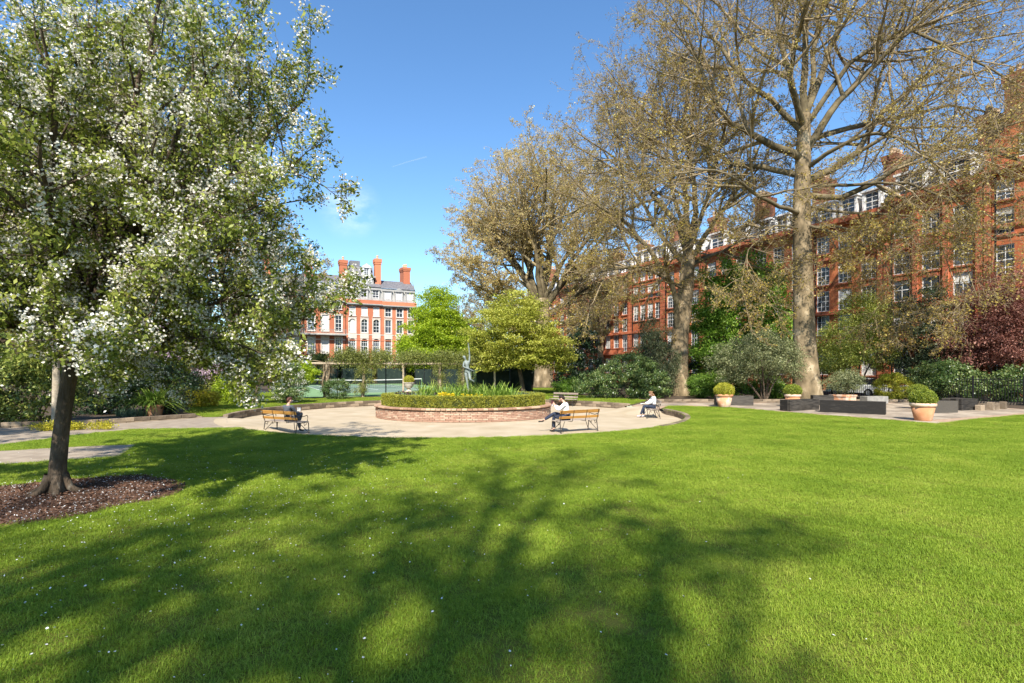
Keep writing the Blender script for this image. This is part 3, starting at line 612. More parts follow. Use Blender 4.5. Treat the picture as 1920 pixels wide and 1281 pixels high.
# hanging leafy sprays on the low outer branches of the tallest plane
# the middle plane
Yb = 44.0; b2 = Vector((13.8, 44.0, 0))
tg = [(1274, 742, Yb), (1272, 690, Yb), (1276, 620, Yb), (1286, 540, Yb), (1292, 470, Yb)]
l2 = [(LM(-3, (1274, 640), (1262, 590), (1255, 540), (1215, 480), (1165, 420), (1100, 380), (1060, 400)), .34), (LM(4, (1290, 480), (1270, 420), (1215, 360), (1175, 300), (1140, 230)), .34),
      (LM(-2, (1292, 470), (1285, 380), (1265, 290), (1240, 220), (1230, 150)), .34), (LM(3, (1292, 480), (1310, 400), (1300, 300), (1290, 200), (1300, 140)), .36),
      (LM(-4, (1292, 490), (1330, 430), (1370, 370), (1400, 310), (1430, 260)), .3), (LM(5, (1290, 500), (1340, 480), (1400, 450), (1450, 430)), .22), (LM(-6, (1285, 545), (1240, 520), (1190, 500), (1130, 510), (1080, 540)), .22),
      (LM(6, (1288, 500), (1230, 430), (1160, 330), (1120, 290)), .28), (LM(-7, (1292, 470), (1320, 360), (1350, 250), (1360, 190)), .28), (LM(7, (1292, 470), (1250, 330), (1200, 230), (1170, 170)), .26)]
t2, ap = build_tree('plane_tree', 'middle plane tree forking low into many limbs beside the drooping conifer', tuple(b2), GPL, 'tree', TRI(px(tg, 0)), [.9, .72, .66, .62, .5], l2, rng,
                    (12, 8, 6, 4), (.58, .52, .5, .6), bark=m_plane, limbbark=m_limb, twigbark=m_twig, minr=.011, fall=.42, trop=(.02, .0, -.05, -.1), shoots=30)
C = np.concatenate([along(rng, ap[-1], 75000), along(rng, ap[-2], 9000), along(rng, ap[0], 2000)])
link('crown', np_mesh('crown', *leaf_quads(rng, C+rng.normal(0, .08, C.shape), .095, .2, .75, .5, .3)), m_planeleaf, t2)
# the massive plane further back
Yb = 66.0; b3 = Vector((3.9, 66.0, 0))
tg = [(1019, 728, Yb), (1019, 690, Yb), (1019, 620, Yb), (1017, 560, Yb)]
l3 = [(LM(-3, (1018, 590), (985, 530), (950, 470), (915, 430), (880, 410)), .5), (LM(4, (1018, 570), (990, 480), (965, 400), (935, 340), (905, 320)), .5), (LM(-2, (1017, 560), (1010, 450), (990, 360), (975, 290)), .5),
      (LM(3, (1017, 560), (1030, 450), (1045, 360), (1050, 290)), .5), (LM(-5, (1018, 580), (1060, 500), (1100, 430), (1140, 380)), .48), (LM(5, (1018, 590), (1070, 560), (1120, 530), (1170, 520)), .4),
      (LM(-6, (1018, 600), (960, 570), (910, 540), (870, 520)), .36), (LM(7, (1017, 565), (1040, 420), (1080, 330), (1110, 300)), .42), (LM(-8, (1017, 565), (1000, 430), (1020, 330), (1015, 275)), .42), (LM(2, (1018, 620), (1050, 600), (1090, 612), (1120, 630)), .22),
      (LM(1, (1017, 560), (940, 450), (885, 370)), .4), (LM(-1, (1017, 560), (1115, 460), (1170, 400)), .4), (LM(2, (1017, 560), (965, 430), (940, 290)), .4), (LM(-3, (1017, 560), (1085, 420), (1135, 310)), .4), (LM(-6, (1017, 575), (930, 520), (860, 470)), .34)]
l3 = [([Vector((3.83+(p.x/p.y*66-3.83)*.86, p.y, 0)) + Vector((0, 0, 2.15+(p.z-2.15)*.87+.6)) for p in g_], r_) for g_, r_ in l3]
t3, ap = build_tree('plane_tree', 'broad plane tree with a massive trunk behind the pale green tree', tuple(b3), GPL, 'tree', TRI(px(tg, 0)), [1.3, 1.0, .85, .8], l3, rng,
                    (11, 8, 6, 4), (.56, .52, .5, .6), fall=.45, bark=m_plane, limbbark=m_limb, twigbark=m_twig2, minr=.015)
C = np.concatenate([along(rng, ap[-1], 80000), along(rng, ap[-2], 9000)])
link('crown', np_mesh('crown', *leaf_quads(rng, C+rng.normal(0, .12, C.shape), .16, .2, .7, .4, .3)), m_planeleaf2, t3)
# further planes: copies of one generic tree
Yb = 0
ll = auto_limbs(rng, (0, 0, 0), 6.5, 13, 11, 9.5, 25, .36)
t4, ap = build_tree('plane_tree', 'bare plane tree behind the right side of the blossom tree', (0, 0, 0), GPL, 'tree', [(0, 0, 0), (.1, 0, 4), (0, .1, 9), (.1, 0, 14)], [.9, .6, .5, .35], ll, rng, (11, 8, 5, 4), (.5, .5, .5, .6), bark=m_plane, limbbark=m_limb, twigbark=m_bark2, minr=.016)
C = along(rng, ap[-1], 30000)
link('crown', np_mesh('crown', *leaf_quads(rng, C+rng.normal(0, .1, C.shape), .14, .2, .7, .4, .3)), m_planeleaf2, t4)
t4.location = (-33, 63, 0); t4.scale = (1, 1, .98)
for (x, y, s, a, lab) in [(-30, 36, .85, 1.0, 'plane tree with fine brown twigs far left behind the blossom crown'), (-44, 52, 1.0, 2.2, 'bare plane tree at the far left edge behind the garden shrubs'),
                          (-10, 118, .72, 3.0, 'small distant bare tree above the lime green tree'), (-19.5, 128, .62, 4.4, 'distant bare tree just right of the twin chimneys'), (-2, 100, .78, .4, 'distant plane tree with budding crown left of the massive trunk'),
                          (-41, 88, .74, 5.2, 'half bare tree in front of the far red houses by the blossom branch tips'), (14, 84, .8, 1.9, 'plane tree in front of the far end of the red terrace')]:
    c = copy_tree(t4); c.location = (x, y, 0); c.scale = (s, s, s); c.rotation_euler.z = a; c['label'] = lab

# the blossom tree in front
rb = np.random.default_rng(21); B0 = Vector((-7.78, 9.16, 0)); top = Vector((-7.5, 9.2, 2.5))
tg = [(-7.82, 9.16, -.05), (-7.80, 9.16, .5), (-7.74, 9.16, 1.1), (-7.66, 9.18, 1.8), (-7.52, 9.2, 2.6)]
lb = []
for (az, el, L, zs, r) in [(5, 40, 4.9, 2.5, .12), (-28, 24, 3.3, 2.35, .10), (38, 36, 3.8, 2.55, .11), (80, 40, 4.3, 2.6, .11), (125, 30, 4.6, 2.5, .11), (170, 35, 4.9, 2.5, .12), (215, 28, 4.6, 2.4, .10), (262, 38, 3.3, 2.6, .10), (-58, 40, 3.7, 2.55, .11),
                           (20, 62, 5.6, 2.65, .12), (150, 64, 5.8, 2.65, .12), (260, 70, 5.0, 2.65, .12), (-20, 50, 5.2, 2.6, .12), (60, 55, 5.2, 2.65, .11), (200, 54, 5.2, 2.6, .11), (0, 85, 5.6, 2.65, .13), (120, 68, 6.2, 2.6, .11), (300, 58, 4.6, 2.6, .1), (40, 74, 6.4, 2.6, .11), (170, 50, 6, 2.6, .11), (-45, 6, 2.8, 2.25, .07), (-100, 14, 2.3, 2.3, .07), (200, 6, 4, 2.3, .07), (110, 8, 4, 2.3, .07), (14, 14, 3.8, 2.3, .075), (-8, 5, 3.3, 2.25, .07), (-4, 16, 3.9, 2.3, .08), (90, 58, 6, 2.6, .11), (230, 62, 6, 2.6, .11), (100, 72, 7, 2.6, .1), (335, 66, 6.3, 2.6, .1), (2, 50, 5.6, 2.6, .11), (-20, 36, 4.6, 2.5, .1)]:
    d = Vector((math.cos(R(az))*math.cos(R(el)), math.sin(R(az))*math.cos(R(el)), math.sin(R(el)))); s = Vector((-7.5, 9.2, zs))
    lb.append(([s, s+d*L*.4+Vector((0, 0, .25)), s+d*L*.75+Vector((0, 0, .2)), s+d*L+Vector((0, 0, -.15 if el < 40 else .1))], r*.8))
tb, ap = build_tree('blossom_tree', 'white blossoming crab apple with a dark leaning trunk in the mulch circle', tuple(B0), None, 'tree', tg, [.175, .135, .125, .12, .117, .115, .113, .112, .112, .112, .114], lb, rb,
                    (12, 9, 6), (.42, .45, .5), bark=m_bark, twigbark=m_bark, minr=.0045, angs=(48, 50, 50), wander=(.12, .16, .2, .2), trop=(.04, .05, .08, .05), fall=.45)
C2 = np.concatenate([along(rb, ap[-1], 120000), along(rb, ap[-2], 44000, .3)]); C2 = C2+rb.normal(0, .055, C2.shape)
link('leaves', np_mesh('leaves', *leaf_quads(rb, C2, .07, .5, .5, .5, .2)), m_appleleaf, tb)
tips = np.concatenate([ap[-1][rb.random(len(ap[-1])) < .22][:, -1], along(rb, ap[-1], 1300), along(rb, ap[-2], 1200, .4)])
ff = np.sin(tips[:, 0]*2.6+1)*np.sin(tips[:, 1]*2.4+2)*np.sin(tips[:, 2]*2.9)+.5*np.sin(tips[:, 0]*5.3)*np.sin(tips[:, 2]*6.1+tips[:, 1]*4)
tips = tips[rb.random(len(tips)) < np.where(ff > .0, 1.0, .38)]
fl = np.repeat(tips, 17, 0)+rb.normal(0, .062, (len(tips)*17, 3))+np.array([0, 0, .02])
fv = []
for q in range(2): fv.append(leaf_quads(rb, fl+rb.normal(0, .004, fl.shape), .042, .7, .8, .3))
link('blossom', np_mesh('blossom', *merge(fv)), m_blossom, tb)

rt = np.array([resample([(-.04+.1*math.cos(a), .1*math.sin(a), .34), (-.04+.2*math.cos(a), .2*math.sin(a), .11), (-.04+.46*math.cos(a), .46*math.sin(a), .0)], 7) for a in (.2, 1.3, 2.3, 3.4, 4.3, 5.4)])
link('roots', np_mesh('roots', *tubes_np(rt, np.tile(np.linspace(.085, .035, 8), (6, 1)), 8), True), m_bark, tb)
# ------------------------------------------------------------------ garden shrubs and small trees
def shrub(name, label, cat, loc, blobs, n, size, mat, clumps=120, crad=.25, stems=None, group=None, seed=1, flat=.6, aspect=.55, up=.5, shell=.25, droop=0, extra=None, core=False, part='foliage', stemmat=None):
    r = np.random.default_rng(seed); t = thing(name, label, cat, loc, 0, group)
    C = crown_pts(r, n, blobs, clumps, crad, shell, flat); C = C[C[:, 2] > .03]
    link(part, np_mesh(part, *leaf_quads(r, C, size, up, aspect, .35, droop)), mat, t)
    if extra:
        n2, s2, m2, nm = extra; C = crown_pts(r, n2, [(b[0], b[1], b[2], b[3]*1.02, b[4]*1.02, b[5]*1.03) for b in blobs], max(20, clumps), crad*.6, .08, flat); C = C[C[:, 2] > .03]
        link(nm, np_mesh(nm, *leaf_quads(r, C, s2, .6, .8, .3)), m2, t)
    if stems:
        n3, rr, sp, hh = stems; P = []
        for i in range(n3):
            a = 2*math.pi*i/n3+r.uniform(-.4, .4); k = (0 if n3 == 1 else 1)
            bl = blobs[i % len(blobs)] if n3 > 1 else blobs[0]
            tip = np.array([bl[0]+sp*math.cos(a)*k, bl[1]+sp*math.sin(a)*k, hh])
            P.append(resample([(k*.12*math.cos(a), k*.12*math.sin(a), 0), (tip[0]*.35, tip[1]*.35, hh*.45), tip], 6))
        P = np.array(P); pts, rad = P, np.full((n3, 7), rr)*np.linspace(1, .45, 7)
        L = [tubes_np(pts, rad, 7)]; p2, d2, l2_, r2 = kids(r, pts, rad, 6, .45, 1, 45, 12, .5, .5, .4); q, qr = poly_grow(r, p2, d2, l2_, r2, 5, .15, .05); L.append(tubes_np(q, qr, 4))
        link('trunk' if n3 == 1 else 'stems', np_mesh('trunk', *merge(L), True), stemmat or m_bark, t)
    return t
# behind the planter
shrub('garden_tree', 'spreading pale green tree in new leaf right behind the statue', 'tree', (1.0, 46, 0), [(-.9, 0, 5.2, 4.3, 3.6, 2.6), (-.6, 0, 7.3, 2.4, 2.2, 1.7), (-2.6, 0, 4.0, 2.2, 2.4, 1.4), (1.9, 0, 4.2, 2.4, 2.4, 1.7), (-3.0, -.3, 3.0, 1.7, 2.0, 1.1), (2.7, -.3, 3.1, 1.7, 2.0, 1.1), (0, -1, 3.0, 2.4, 1.6, .8)], 80000, .16, m_pale, 560, .36, (1, .22, 0, 4.5), seed=2, flat=.32, up=1.4, shell=.3)
shrub('garden_tree', 'bright lime green tree with a domed crown left of the statue', 'tree', (-11.5, 82, 0), [(0, 0, 7, 5.8, 5, 5.2), (.2, 0, 11.0, 3.6, 3.4, 4.2), (-2, 0, 5, 4.5, 4, 3.2), (3, 0, 6, 3.5, 3, 3.5)], 76000, .26, m_lime, 640, .55, (1, .4, 0, 7), seed=3, flat=.5, up=.9)
shrub('holly_tree', 'dark cone shaped holly against the red terrace', 'tree', (6.9, 52, 0), [(0, 0, 2.2, 2.3, 2, 2.0), (0, 0, 4.2, 1.7, 1.6, 1.9), (.1, 0, 5.6, 1.0, 1, 1.3), (-1.2, 0, 1.2, 1.8, 1.5, 1.2)], 24000, .16, m_dark, 260, .22, (1, .18, 0, 4), seed=4)
shrub('conifer', 'drooping grey green conifer against the middle plane trunk', 'tree', (11.0, 41.8, 0), [(0, 0, 1.7, 1.9, 1.5, 1.5), (-.2, 0, 3.4, 1.25, 1.1, 1.6), (-.2, 0, 5.0, .85, .8, 1.5), (1.0, 0, 2.2, 1.2, 1, 1.8)], 26000, .13, LEAF('conifer spray', (.02, .035, .014), (.06, .08, .03), (.15, .15, .07), trans=.15), 300, .2, (1, .16, 0, 4.5), seed=5, droop=1.6, flat=1.3, aspect=.35)
shrub('evergreen_shrub', 'wide rounded glossy evergreen bush behind the empty bench', 'shrub', (8.6, 40, 0), [(0, 0, 1.5, 2.6, 1.7, 1.75), (-2.2, .2, .9, 1.9, 1.3, 1.0), (1.6, 0, 1.2, 1.6, 1.4, 1.5), (.3, .2, 2.4, 1.5, 1.2, 1.0)], 34000, .12, m_rhodo, 380, .17, (5, .06, .5, 1.4), seed=6, shell=.16)
shrub('shrub', 'small light green shrub at the left of the glossy evergreen bush', 'shrub', (4.6, 44, 0), [(0, 0, .7, 1.2, .9, .8)], 5000, .11, m_mid, 60, .16, seed=61)
shrub('shrub', 'low dark shrub beneath the pale green tree', 'shrub', (-2.4, 51.5, 0), [(0, 0, 1.0, 2.0, 1.4, 1.1)], 7000, .14, m_rhodo, 80, .22, seed=62)
shrub('grey_shrub', 'grey green multi stemmed shrub in front of the tallest trunk', 'shrub', (16.9, 35.7, 0), [(-.4, 0, 3.0, 2.6, 2.0, 1.6), (1.0, 0, 2.6, 1.7, 1.6, 1.4), (-2.2, 0, 2.6, 1.7, 1.5, 1.4), (.3, .1, 3.9, 1.8, 1.4, 1.1)], 42000, .085, m_grey, 460, .19, (6, .075, .9, 2.8), seed=7, shell=.3)
shrub('garden_tree', 'vivid green leafy tree filling the gap between the two plane trunks', 'tree', (21.0, 48, 0), [(-1, 0, 5.5, 3.6, 2.4, 3.4), (1.6, 0, 4.6, 2.6, 2.2, 3.4), (-2.6, 0, 3.2, 2.4, 2, 2.4), (0, 0, 9.2, 2.4, 1.8, 2.6), (2.5, 0, 8, 2.2, 1.4, 3.0), (-3, 0, 7.5, 2, 1.4, 2.4), (1, 0, 10.6, 2.6, 1.6, 2.2), (-2, 0, 10.2, 2, 1.6, 2)], 60000, .21, m_fresh, 380, .42, (3, .15, 1, 6), seed=8, shell=.35)
shrub('garden_tree', 'pale yellow green open tree to the right of the tallest trunk', 'tree', (27.4, 42.5, 0), [(0, 0, 4.2, 2.9, 2.0, 2.2), (.8, 0, 6.4, 2.2, 1.7, 2.0), (-1.5, 0, 3.2, 1.6, 1.5, 1.6), (1.8, 0, 3.6, 1.5, 1.4, 1.5)], 38000, .14, LEAF('pale yellow leaf', (.27, .32, .05), (.50, .53, .10), (.64, .63, .2), trans=.4), 300, .3, (4, .09, .7, 4), seed=9, shell=.35)
shrub('evergreen_tree', 'dark evergreen mass between the pale yellow tree and the purple tree', 'tree', (31.5, 41, 0), [(0, 0, 3.6, 2.7, 2.0, 2.8), (1.9, 0, 3.0, 2.4, 1.8, 2.4), (-1.2, 0, 5.6, 1.8, 1.5, 1.8), (4, 0, 2.6, 2.2, 1.5, 2.0), (.5, 0, 7.0, 1.7, 1.4, 1.5)], 34000, .15, LEAF('camellia leaf', (.015, .03, .012), (.045, .07, .025), (.17, .19, .09), trans=.15, rough=.5, spec=.4), 360, .26, (3, .1, .8, 4), seed=10)
shrub('purple_tree', 'purple leaved tree at the right edge in front of the gabled house', 'tree', (34.6, 37.6, 0), [(0, 0, 5.2, 3.2, 2.4, 2.6), (-1.6, 0, 3.8, 2.4, 2.0, 1.8), (2.0, 0, 4.4, 3.0, 2.2, 2.8), (.8, 0, 7.6, 2.8, 2.0, 2.6), (-1, 0, 6.6, 2.2, 1.8, 2.0)], 44000, .14, m_purple, 420, .3, (4, .1, .8, 4.5), seed=11, shell=.34)
shrub('round_bush', 'large rounded yellow green bush behind the paving', 'bush', (26.0, 36.4, 0), [(0, 0, .95, 1.08, 1.05, .95)], 16000, .07, m_boxy, 150, .1, seed=12, shell=.07)
shrub('shrub', 'loose green shrub behind the two square dark seats', 'shrub', (29.4, 35.9, 0), [(0, 0, 1.3, 2.3, 1.1, 1.4), (-1.2, 0, 1.6, 1.3, 1, 1.1), (1.6, 0, 1.2, 1.3, 1, 1.2)], 22000, .12, m_rhodo, 150, .2, (4, .03, .4, 1.2), seed=13, shell=.3)
shrub('shrub', 'dark leafy shrub at the right edge below the purple tree', 'shrub', (33.4, 35.0, 0), [(0, 0, 1.2, 2.2, 1.2, 1.4), (2.2, 0, 1.4, 2.0, 1.2, 1.5)], 22000, .12, m_rhodo, 150, .2, (4, .03, .4, 1.2), seed=14, shell=.3)
shrub('shrub', 'mid green shrub low beside the base of the middle plane', 'shrub', (14.3, 40.6, 0), [(0, 0, .85, .95, .8, .9)], 9000, .08, m_mid, 90, .12, seed=15, shell=.12)
shrub('hedge_shrub', 'dense green shrubs under the grey green shrub beside the trunk', 'shrub', (17.8, 39.3, 0), [(-2.2, 0, .9, 2.0, .9, 1.0), (1.2, 0, .8, 1.5, .8, .9)], 14000, .13, m_mid, 150, .18, seed=16, shell=.25)
shrub('shrub', 'dark shrub mass behind the middle plane trunk', 'shrub', (16.4, 50, 0), [(0, 0, 1.6, 2.6, 1.4, 1.8), (-3, 0, 2.6, 1.8, 1.4, 2.8)], 14000, .17, m_dark, 140, .3, seed=17)
# beyond the tennis court
for i, (x, y, rx, h, mt, lab) in enumerate([(-30.5, 80, 3.6, 5.4, m_olive, 'olive green bushes behind the court net, left of the dark evergreen'), (-25.6, 83, 2.4, 5.6, m_dark, 'dark evergreen bush in front of the far red houses'), (-20.8, 85, 3.8, 4.9, m_olive, 'broad green bush below the arched windows of the far house'),
        (-37, 78, 4.0, 6.6, m_olive, 'tall loose olive bush behind the man on the left bench'), (-15.5, 87, 2.6, 4.4, m_mid, 'green bush at the foot of the lime green tree'), (-45, 74, 5, 7.5, m_grey, 'tall grey green bush behind the lilac'), (-5.5, 74, 3.0, 4.2, m_olive, 'green shrub under the lime tree right of the statue'),
        (-28, 84, 2.6, 3.6, m_lime, 'bright yellow green shrub behind the left half of the net'), (1.0, 76, 3, 4, m_dark, 'dark shrub behind the statue fence')]):
    shrub('bush', lab, 'bush', (x, y, 0), [(0, 0, h*.5, rx, 1.6, h*.5), (rx*.4, 0, h*.4, rx*.7, 1.4, h*.45), (-rx*.5, 0, h*.42, rx*.6, 1.4, h*.4)], 13000, .24, mt, 150, .34, seed=30+i, shell=.3, group='bushes beyond the tennis court')
# left side
shrub('rhododendron', 'big leafy rhododendron at the left edge behind the blossom trunk', 'shrub', (-18.6, 20.9, 0), [(0, 0, 1.5, 1.9, 1.1, 1.6), (-1.9, 0, 1.8, 1.6, 1.0, 1.8), (.9, .2, 2.3, 1.2, 1.0, 1.0)], 26000, .12, LEAF('rhododendron leaf', (.05, .09, .016), (.16, .21, .035), (.36, .38, .09), trans=.25, rough=.35, spec=.5), 300, .16, (5, .04, .5, 1.6), seed=50, shell=.2, extra=(500, .09, m_daff, 'buds') if False else None)
shrub('shrub', 'dark hedge like shrub between the blossom trunk and the lilac', 'shrub', (-18.4, 25.6, 0), [(-1.2, 0, 1.5, 2.2, .9, 1.6), (1.6, 0, 1.3, 1.7, .9, 1.4)], 22000, .12, m_dark, 240, .2, seed=51)
shrub('lilac', 'lilac with pink mauve blossom behind the hanging white branches', 'shrub', (-18.2, 27.2, 0), [(.6, 0, 3.2, 2.8, 1.7, 1.4), (-1.0, 0, 3.6, 1.8, 1.5, 1.2), (2.3, 0, 2.6, 1.5, 1.2, 1.0)], 15000, .11, m_olive, 200, .24, (3, .08, .6, 3), seed=52, shell=.3, extra=(24000, .07, m_lilac, 'blossom'))
shrub('shrub', 'low golden flowered shrub on the left lawn edge', 'shrub', (-18.0, 30.6, 0), [(0, 0, .5, 1.1, .8, .6), (.5, 0, .4, .7, .6, .45)], 8000, .085, m_yell, 90, .13, seed=53, shell=.2)
shrub('shrub', 'bright green shrub in sun right of the golden shrub', 'shrub', (-17.4, 33.5, 0), [(0, 0, 1.1, 1.3, 1.0, 1.1)], 9000, .1, m_lime, 90, .16, seed=54)
shrub('rose_shrub', 'dark green shrub dotted with white flowers behind the man on the bench', 'shrub', (-14.2, 34.0, 0), [(0, 0, .95, 1.15, .9, .95), (.1, 0, 1.9, .8, .7, .8)], 13000, .085, m_rhodo, 150, .13, (3, .04, .3, 1.2), seed=55, shell=.25, extra=(1500, .06, m_blossom, 'flowers'))
shrub('garden_tree', 'small pale stemmed tree in leaf to the left of the bench', 'tree', (-16.0, 33.2, 0), [(0, 0, 2.5, 1.5, 1.2, 1.1), (.8, 0, 3.0, 1.2, 1.0, .9)], 11000, .1, m_olive, 130, .2, (2, .11, .3, 2.3), seed=56, shell=.3, stemmat=m_bark2)
shrub('shrub', 'bright green shrub at the left end of the pergola', 'shrub', (-15.6, 38.4, 0), [(0, 0, 2.0, 1.3, .9, .9), (.9, .2, 1.7, .8, .7, .6)], 8000, .11, m_lime, 90, .16, (3, .03, .3, 1.5), seed=57, shell=.3)
shrub('garden_tree', 'broad dark tree filling the left background behind the blossom', 'tree', (-28, 31, 0), [(0, 0, 4.5, 4, 2.6, 3.4), (2.5, 0, 3.6, 3, 2.2, 2.6), (-3, 0, 5.5, 3, 2, 3.2), (0, 0, 7.6, 2.6, 2, 2.2)], 26000, .2, LEAF('brown green leaf', (.05, .05, .015), (.13, .12, .035), (.24, .20, .06), trans=.3), 280, .36, (2, .2, 1, 5), seed=58, shell=.35)
shrub('shrub', 'tall shrub with mixed leaves behind the lilac', 'shrub', (-23.5, 38, 0), [(0, 0, 2.6, 3.5, 1.6, 2.6), (3, 0, 2.2, 2.2, 1.4, 2.2)], 16000, .16, m_olive, 170, .3, seed=59)
shrub('shrub', 'round dark clipped shrub on the grass in front of the court', 'shrub', (-12.7, 38.6, 0), [(0, 0, .72, .9, .8, .78)], 10000, .07, m_rhodo, 110, .1, seed=60, shell=.12)
shrub('ground_cover', 'low yellow green plants by the thin pale trunk beside the path', 'plant', (-15.4, 18.9, 0), [(-.6, 0, .12, .9, .45, .18), (.7, .2, .12, .6, .4, .18)], 5000, .055, m_yell, 70, .09, seed=63)
shrub('young_tree', 'thin pale trunked young tree right behind the blossom trunk', 'tree', (-17.1, 20.0, 0), [(0, 0, 4.2, 1.6, 1.4, 1.5)], 6000, .1, m_olive, 90, .22, (1, .16, 0, 4), seed=64, stemmat=M('pale trunk bark', (.30, .24, .17), (.42, .35, .26), 5, .9, .4, 15))
rs2 = np.random.default_rng(5)
sv = thing('silver_plant', 'low silvery leaved plant beside the big strap leaf pot', 'plant', (-17.3, 24.6, 0))
link('leaves', np_mesh('leaves', *blade_np(rs2, rs2.normal(0, .45, (26, 3))*np.array([1, .4, 0]), 14, .4, .03, .3, .6, .4, 3, .35, .08)), m_iris, sv)
def strap_pot(label, x, y):
    t = thing('potted_plant', label, 'potted plant', (x, y, 0))
    p = MB().lathe([(.30, 0), (.38, .42), (.43, .44), (.43, .52), (.36, .52), (.34, .45)], 20).obj('pot', m_terra, t, smooth=False)
    link('leaves', np_mesh('leaves', *blade_np(rs2, np.array([[0, 0, .45]])+rs2.normal(0, .16, (16, 3))*np.array([1, 1, 0]), 22, .95, .055, .55, .5, .75, 5, .3, .06)), m_strap, t)
strap_pot('terracotta pot of arching strap leaves on the left bed', -16.7, 24.9)
# distant wood closing the horizon behind everything
r9 = np.random.default_rng(99); bl = []
for i in range(60):
    a = R(20+i*2.4); d = 190+r9.uniform(-20, 30); bl.append((d*math.cos(a), d*math.sin(a), 4, 12, 6, r9.uniform(6, 11)+(6 if a > R(108) else 0)))
tag(link('distant_trees', np_mesh('distant_trees', *leaf_quads(r9, crown_pts(r9, 40000, bl, 900, 1.8, .2), 1.3, .4, .8)), m_olive), kind='stuff')

# ------------------------------------------------------------------ planter: brick ring, hedge, flowers, statue, urn
PC = (-2.5, 27.8); PRX, PRY = 4.5, 3.75
def el(deg, d=0.0): a = R(deg); return Vector((PC[0]+(PRX+d)*math.cos(a), PC[1]+(PRY+d)*math.sin(a), 0))
pl = thing('brick_planter', 'oval brick planter wall with a coping in the middle of the gravel circle', 'planter', (PC[0], PC[1], -.25))
def lathe_el(prof, n=120):
    b = MB(); vs = []; fs = []
    for (d, z) in prof:
        for i in range(n): a = 2*math.pi*i/n; vs.append(((PRX+d)*math.cos(a), (PRY+d)*math.sin(a), z))
    for j in range(len(prof)-1):
        for i in range(n): fs.append((j*n+i, j*n+(i+1) % n, (j+1)*n+(i+1) % n, (j+1)*n+i))
    return b.add(vs, fs)
lathe_el([(-.115, -.05), (-.115, .6), (-.32, .6), (-.32, .4)]).obj('wall_core', m_mortar, pl)
lathe_el([(-.25, .5), (-PRX*.6, .52), (-PRX*.98, .52)]).obj('soil', m_soil, pl)
bk = []; rp = random.Random(8)
for q in range(6):
    b = MB().box(-.115-.004*rp.random(), .115, -.05, .05, -.034, .034); me = b.mesh('brick', bevel=.006); me.materials.append(m_brick); bk.append(me)
seq = []; d = 180.0
arcs = []
a = 170.0
while a < 370: 
    arcs.append(a); t_ = el(a+.5, -.05)-el(a, -.05); a += .5*.243/t_.length
cnt = 0; rest = []
for c in range(6):
    z = .05+.078*c
    for k, a in enumerate(arcs):
        aa = a+(1.2 if c % 2 else 0); p = el(aa, -.055+rp.uniform(-.004, .004)); q = el(aa+.3, -.055); ang = math.atan2(q.y-p.y, q.x-p.x)
        if aa > 369: continue
        if (185 < aa < 355) and cnt < 298 and c > 0:
            link('brick', bk[rp.randrange(6)], None, pl, (p.x-PC[0], p.y-PC[1], z), ang); cnt += 1
        else: rest.append((p.x-PC[0], p.y-PC[1], z, ang))
b = MB()
for x, y, z, ang in rest: b.box(-.115, .115, -.05, .05, -.034, .034, Matrix.Translation((x, y, z)) @ Matrix.Rotation(ang, 4, 'Z'))
tag(b.obj('brickwork', m_brick, pl), kind='stuff')
cp = []
for q in range(4):
    b = MB().prism([(-.17, -.0), (.17, -.0), (.19, .03), (.185, .07), (.15, .095), (-.16, .095)], -.105, .105); me = b.mesh('coping_brick', bevel=.006); me.materials.append(m_cope); cp.append(me)
for i in range(118):
    a = 360*i/118; p = el(a, -.1); q = el(a+.3, -.1); ang = math.atan2(q.y-p.y, q.x-p.x)
    o = link('coping_brick', cp[rp.randrange(4)], None, pl, (p.x-PC[0], p.y-PC[1], .53+rp.uniform(-.004, .004)))
    tdir = Vector((math.cos(ang), math.sin(ang), 0)); ndir = Vector((tdir.y, -tdir.x, 0))
    o.rotation_euler = Matrix((ndir, Vector((0, 0, 1)), -tdir if False else ndir.cross(Vector((0, 0, 1))))).transposed().to_euler()
    o.scale = (1, 1, 1.03)
rh2 = np.random.default_rng(31)
hd = thing('box_hedge', 'clipped yellow green box hedge growing round the brick planter', 'hedge', (PC[0], PC[1], .3))
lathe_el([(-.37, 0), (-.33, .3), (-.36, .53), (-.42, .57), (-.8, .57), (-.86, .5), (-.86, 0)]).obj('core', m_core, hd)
n = 90000; th = rh2.uniform(0, 2*np.pi, n); th = np.where(rh2.random(n) < .6, np.where(np.sin(th) > 0, -th, th), th); s = rh2.random(n)
dd = np.where(s < .55, -.33, np.where(s < .88, -.33-.52*rh2.random(n), -.86)); zz = np.where(s < .55, .6*rh2.random(n), np.where(s < .88, .585, .6*rh2.random(n)))
dd = dd+rh2.normal(0, .022, n)+.02*np.sin(th*37)+.012*np.sin(th*83+zz*20); zz = zz+rh2.normal(0, .018, n)+.012*np.sin(th*51)
C = np.stack([(PRX+dd)*np.cos(th), (PRY+dd)*np.sin(th), zz], -1)
link('foliage', np_mesh('foliage', *leaf_quads(rh2, C, .045, .6, .6, .35)), m_hedge, hd)
def scat(n, x0, x1, y0, y1, z): return np.stack([rh2.uniform(x0, x1, n), rh2.uniform(y0, y1, n), np.full(n, z)], -1)
dl = thing('day_lilies', 'clump of tall bright green strap leaves around the statue foot', 'plants', (-2.3, 27.9, .3))
link('leaves', np_mesh('leaves', *blade_np(rh2, scat(120, -2.3, 2.3, -1.2, .9, 0), 18, 1.12, .07, .35, .4, .55, 4, .25, .1)), m_strap, dl)
ir = thing('iris_plants', 'grey green iris leaves along the left inside of the hedge', 'plants', (-4.8, 27.4, .3))
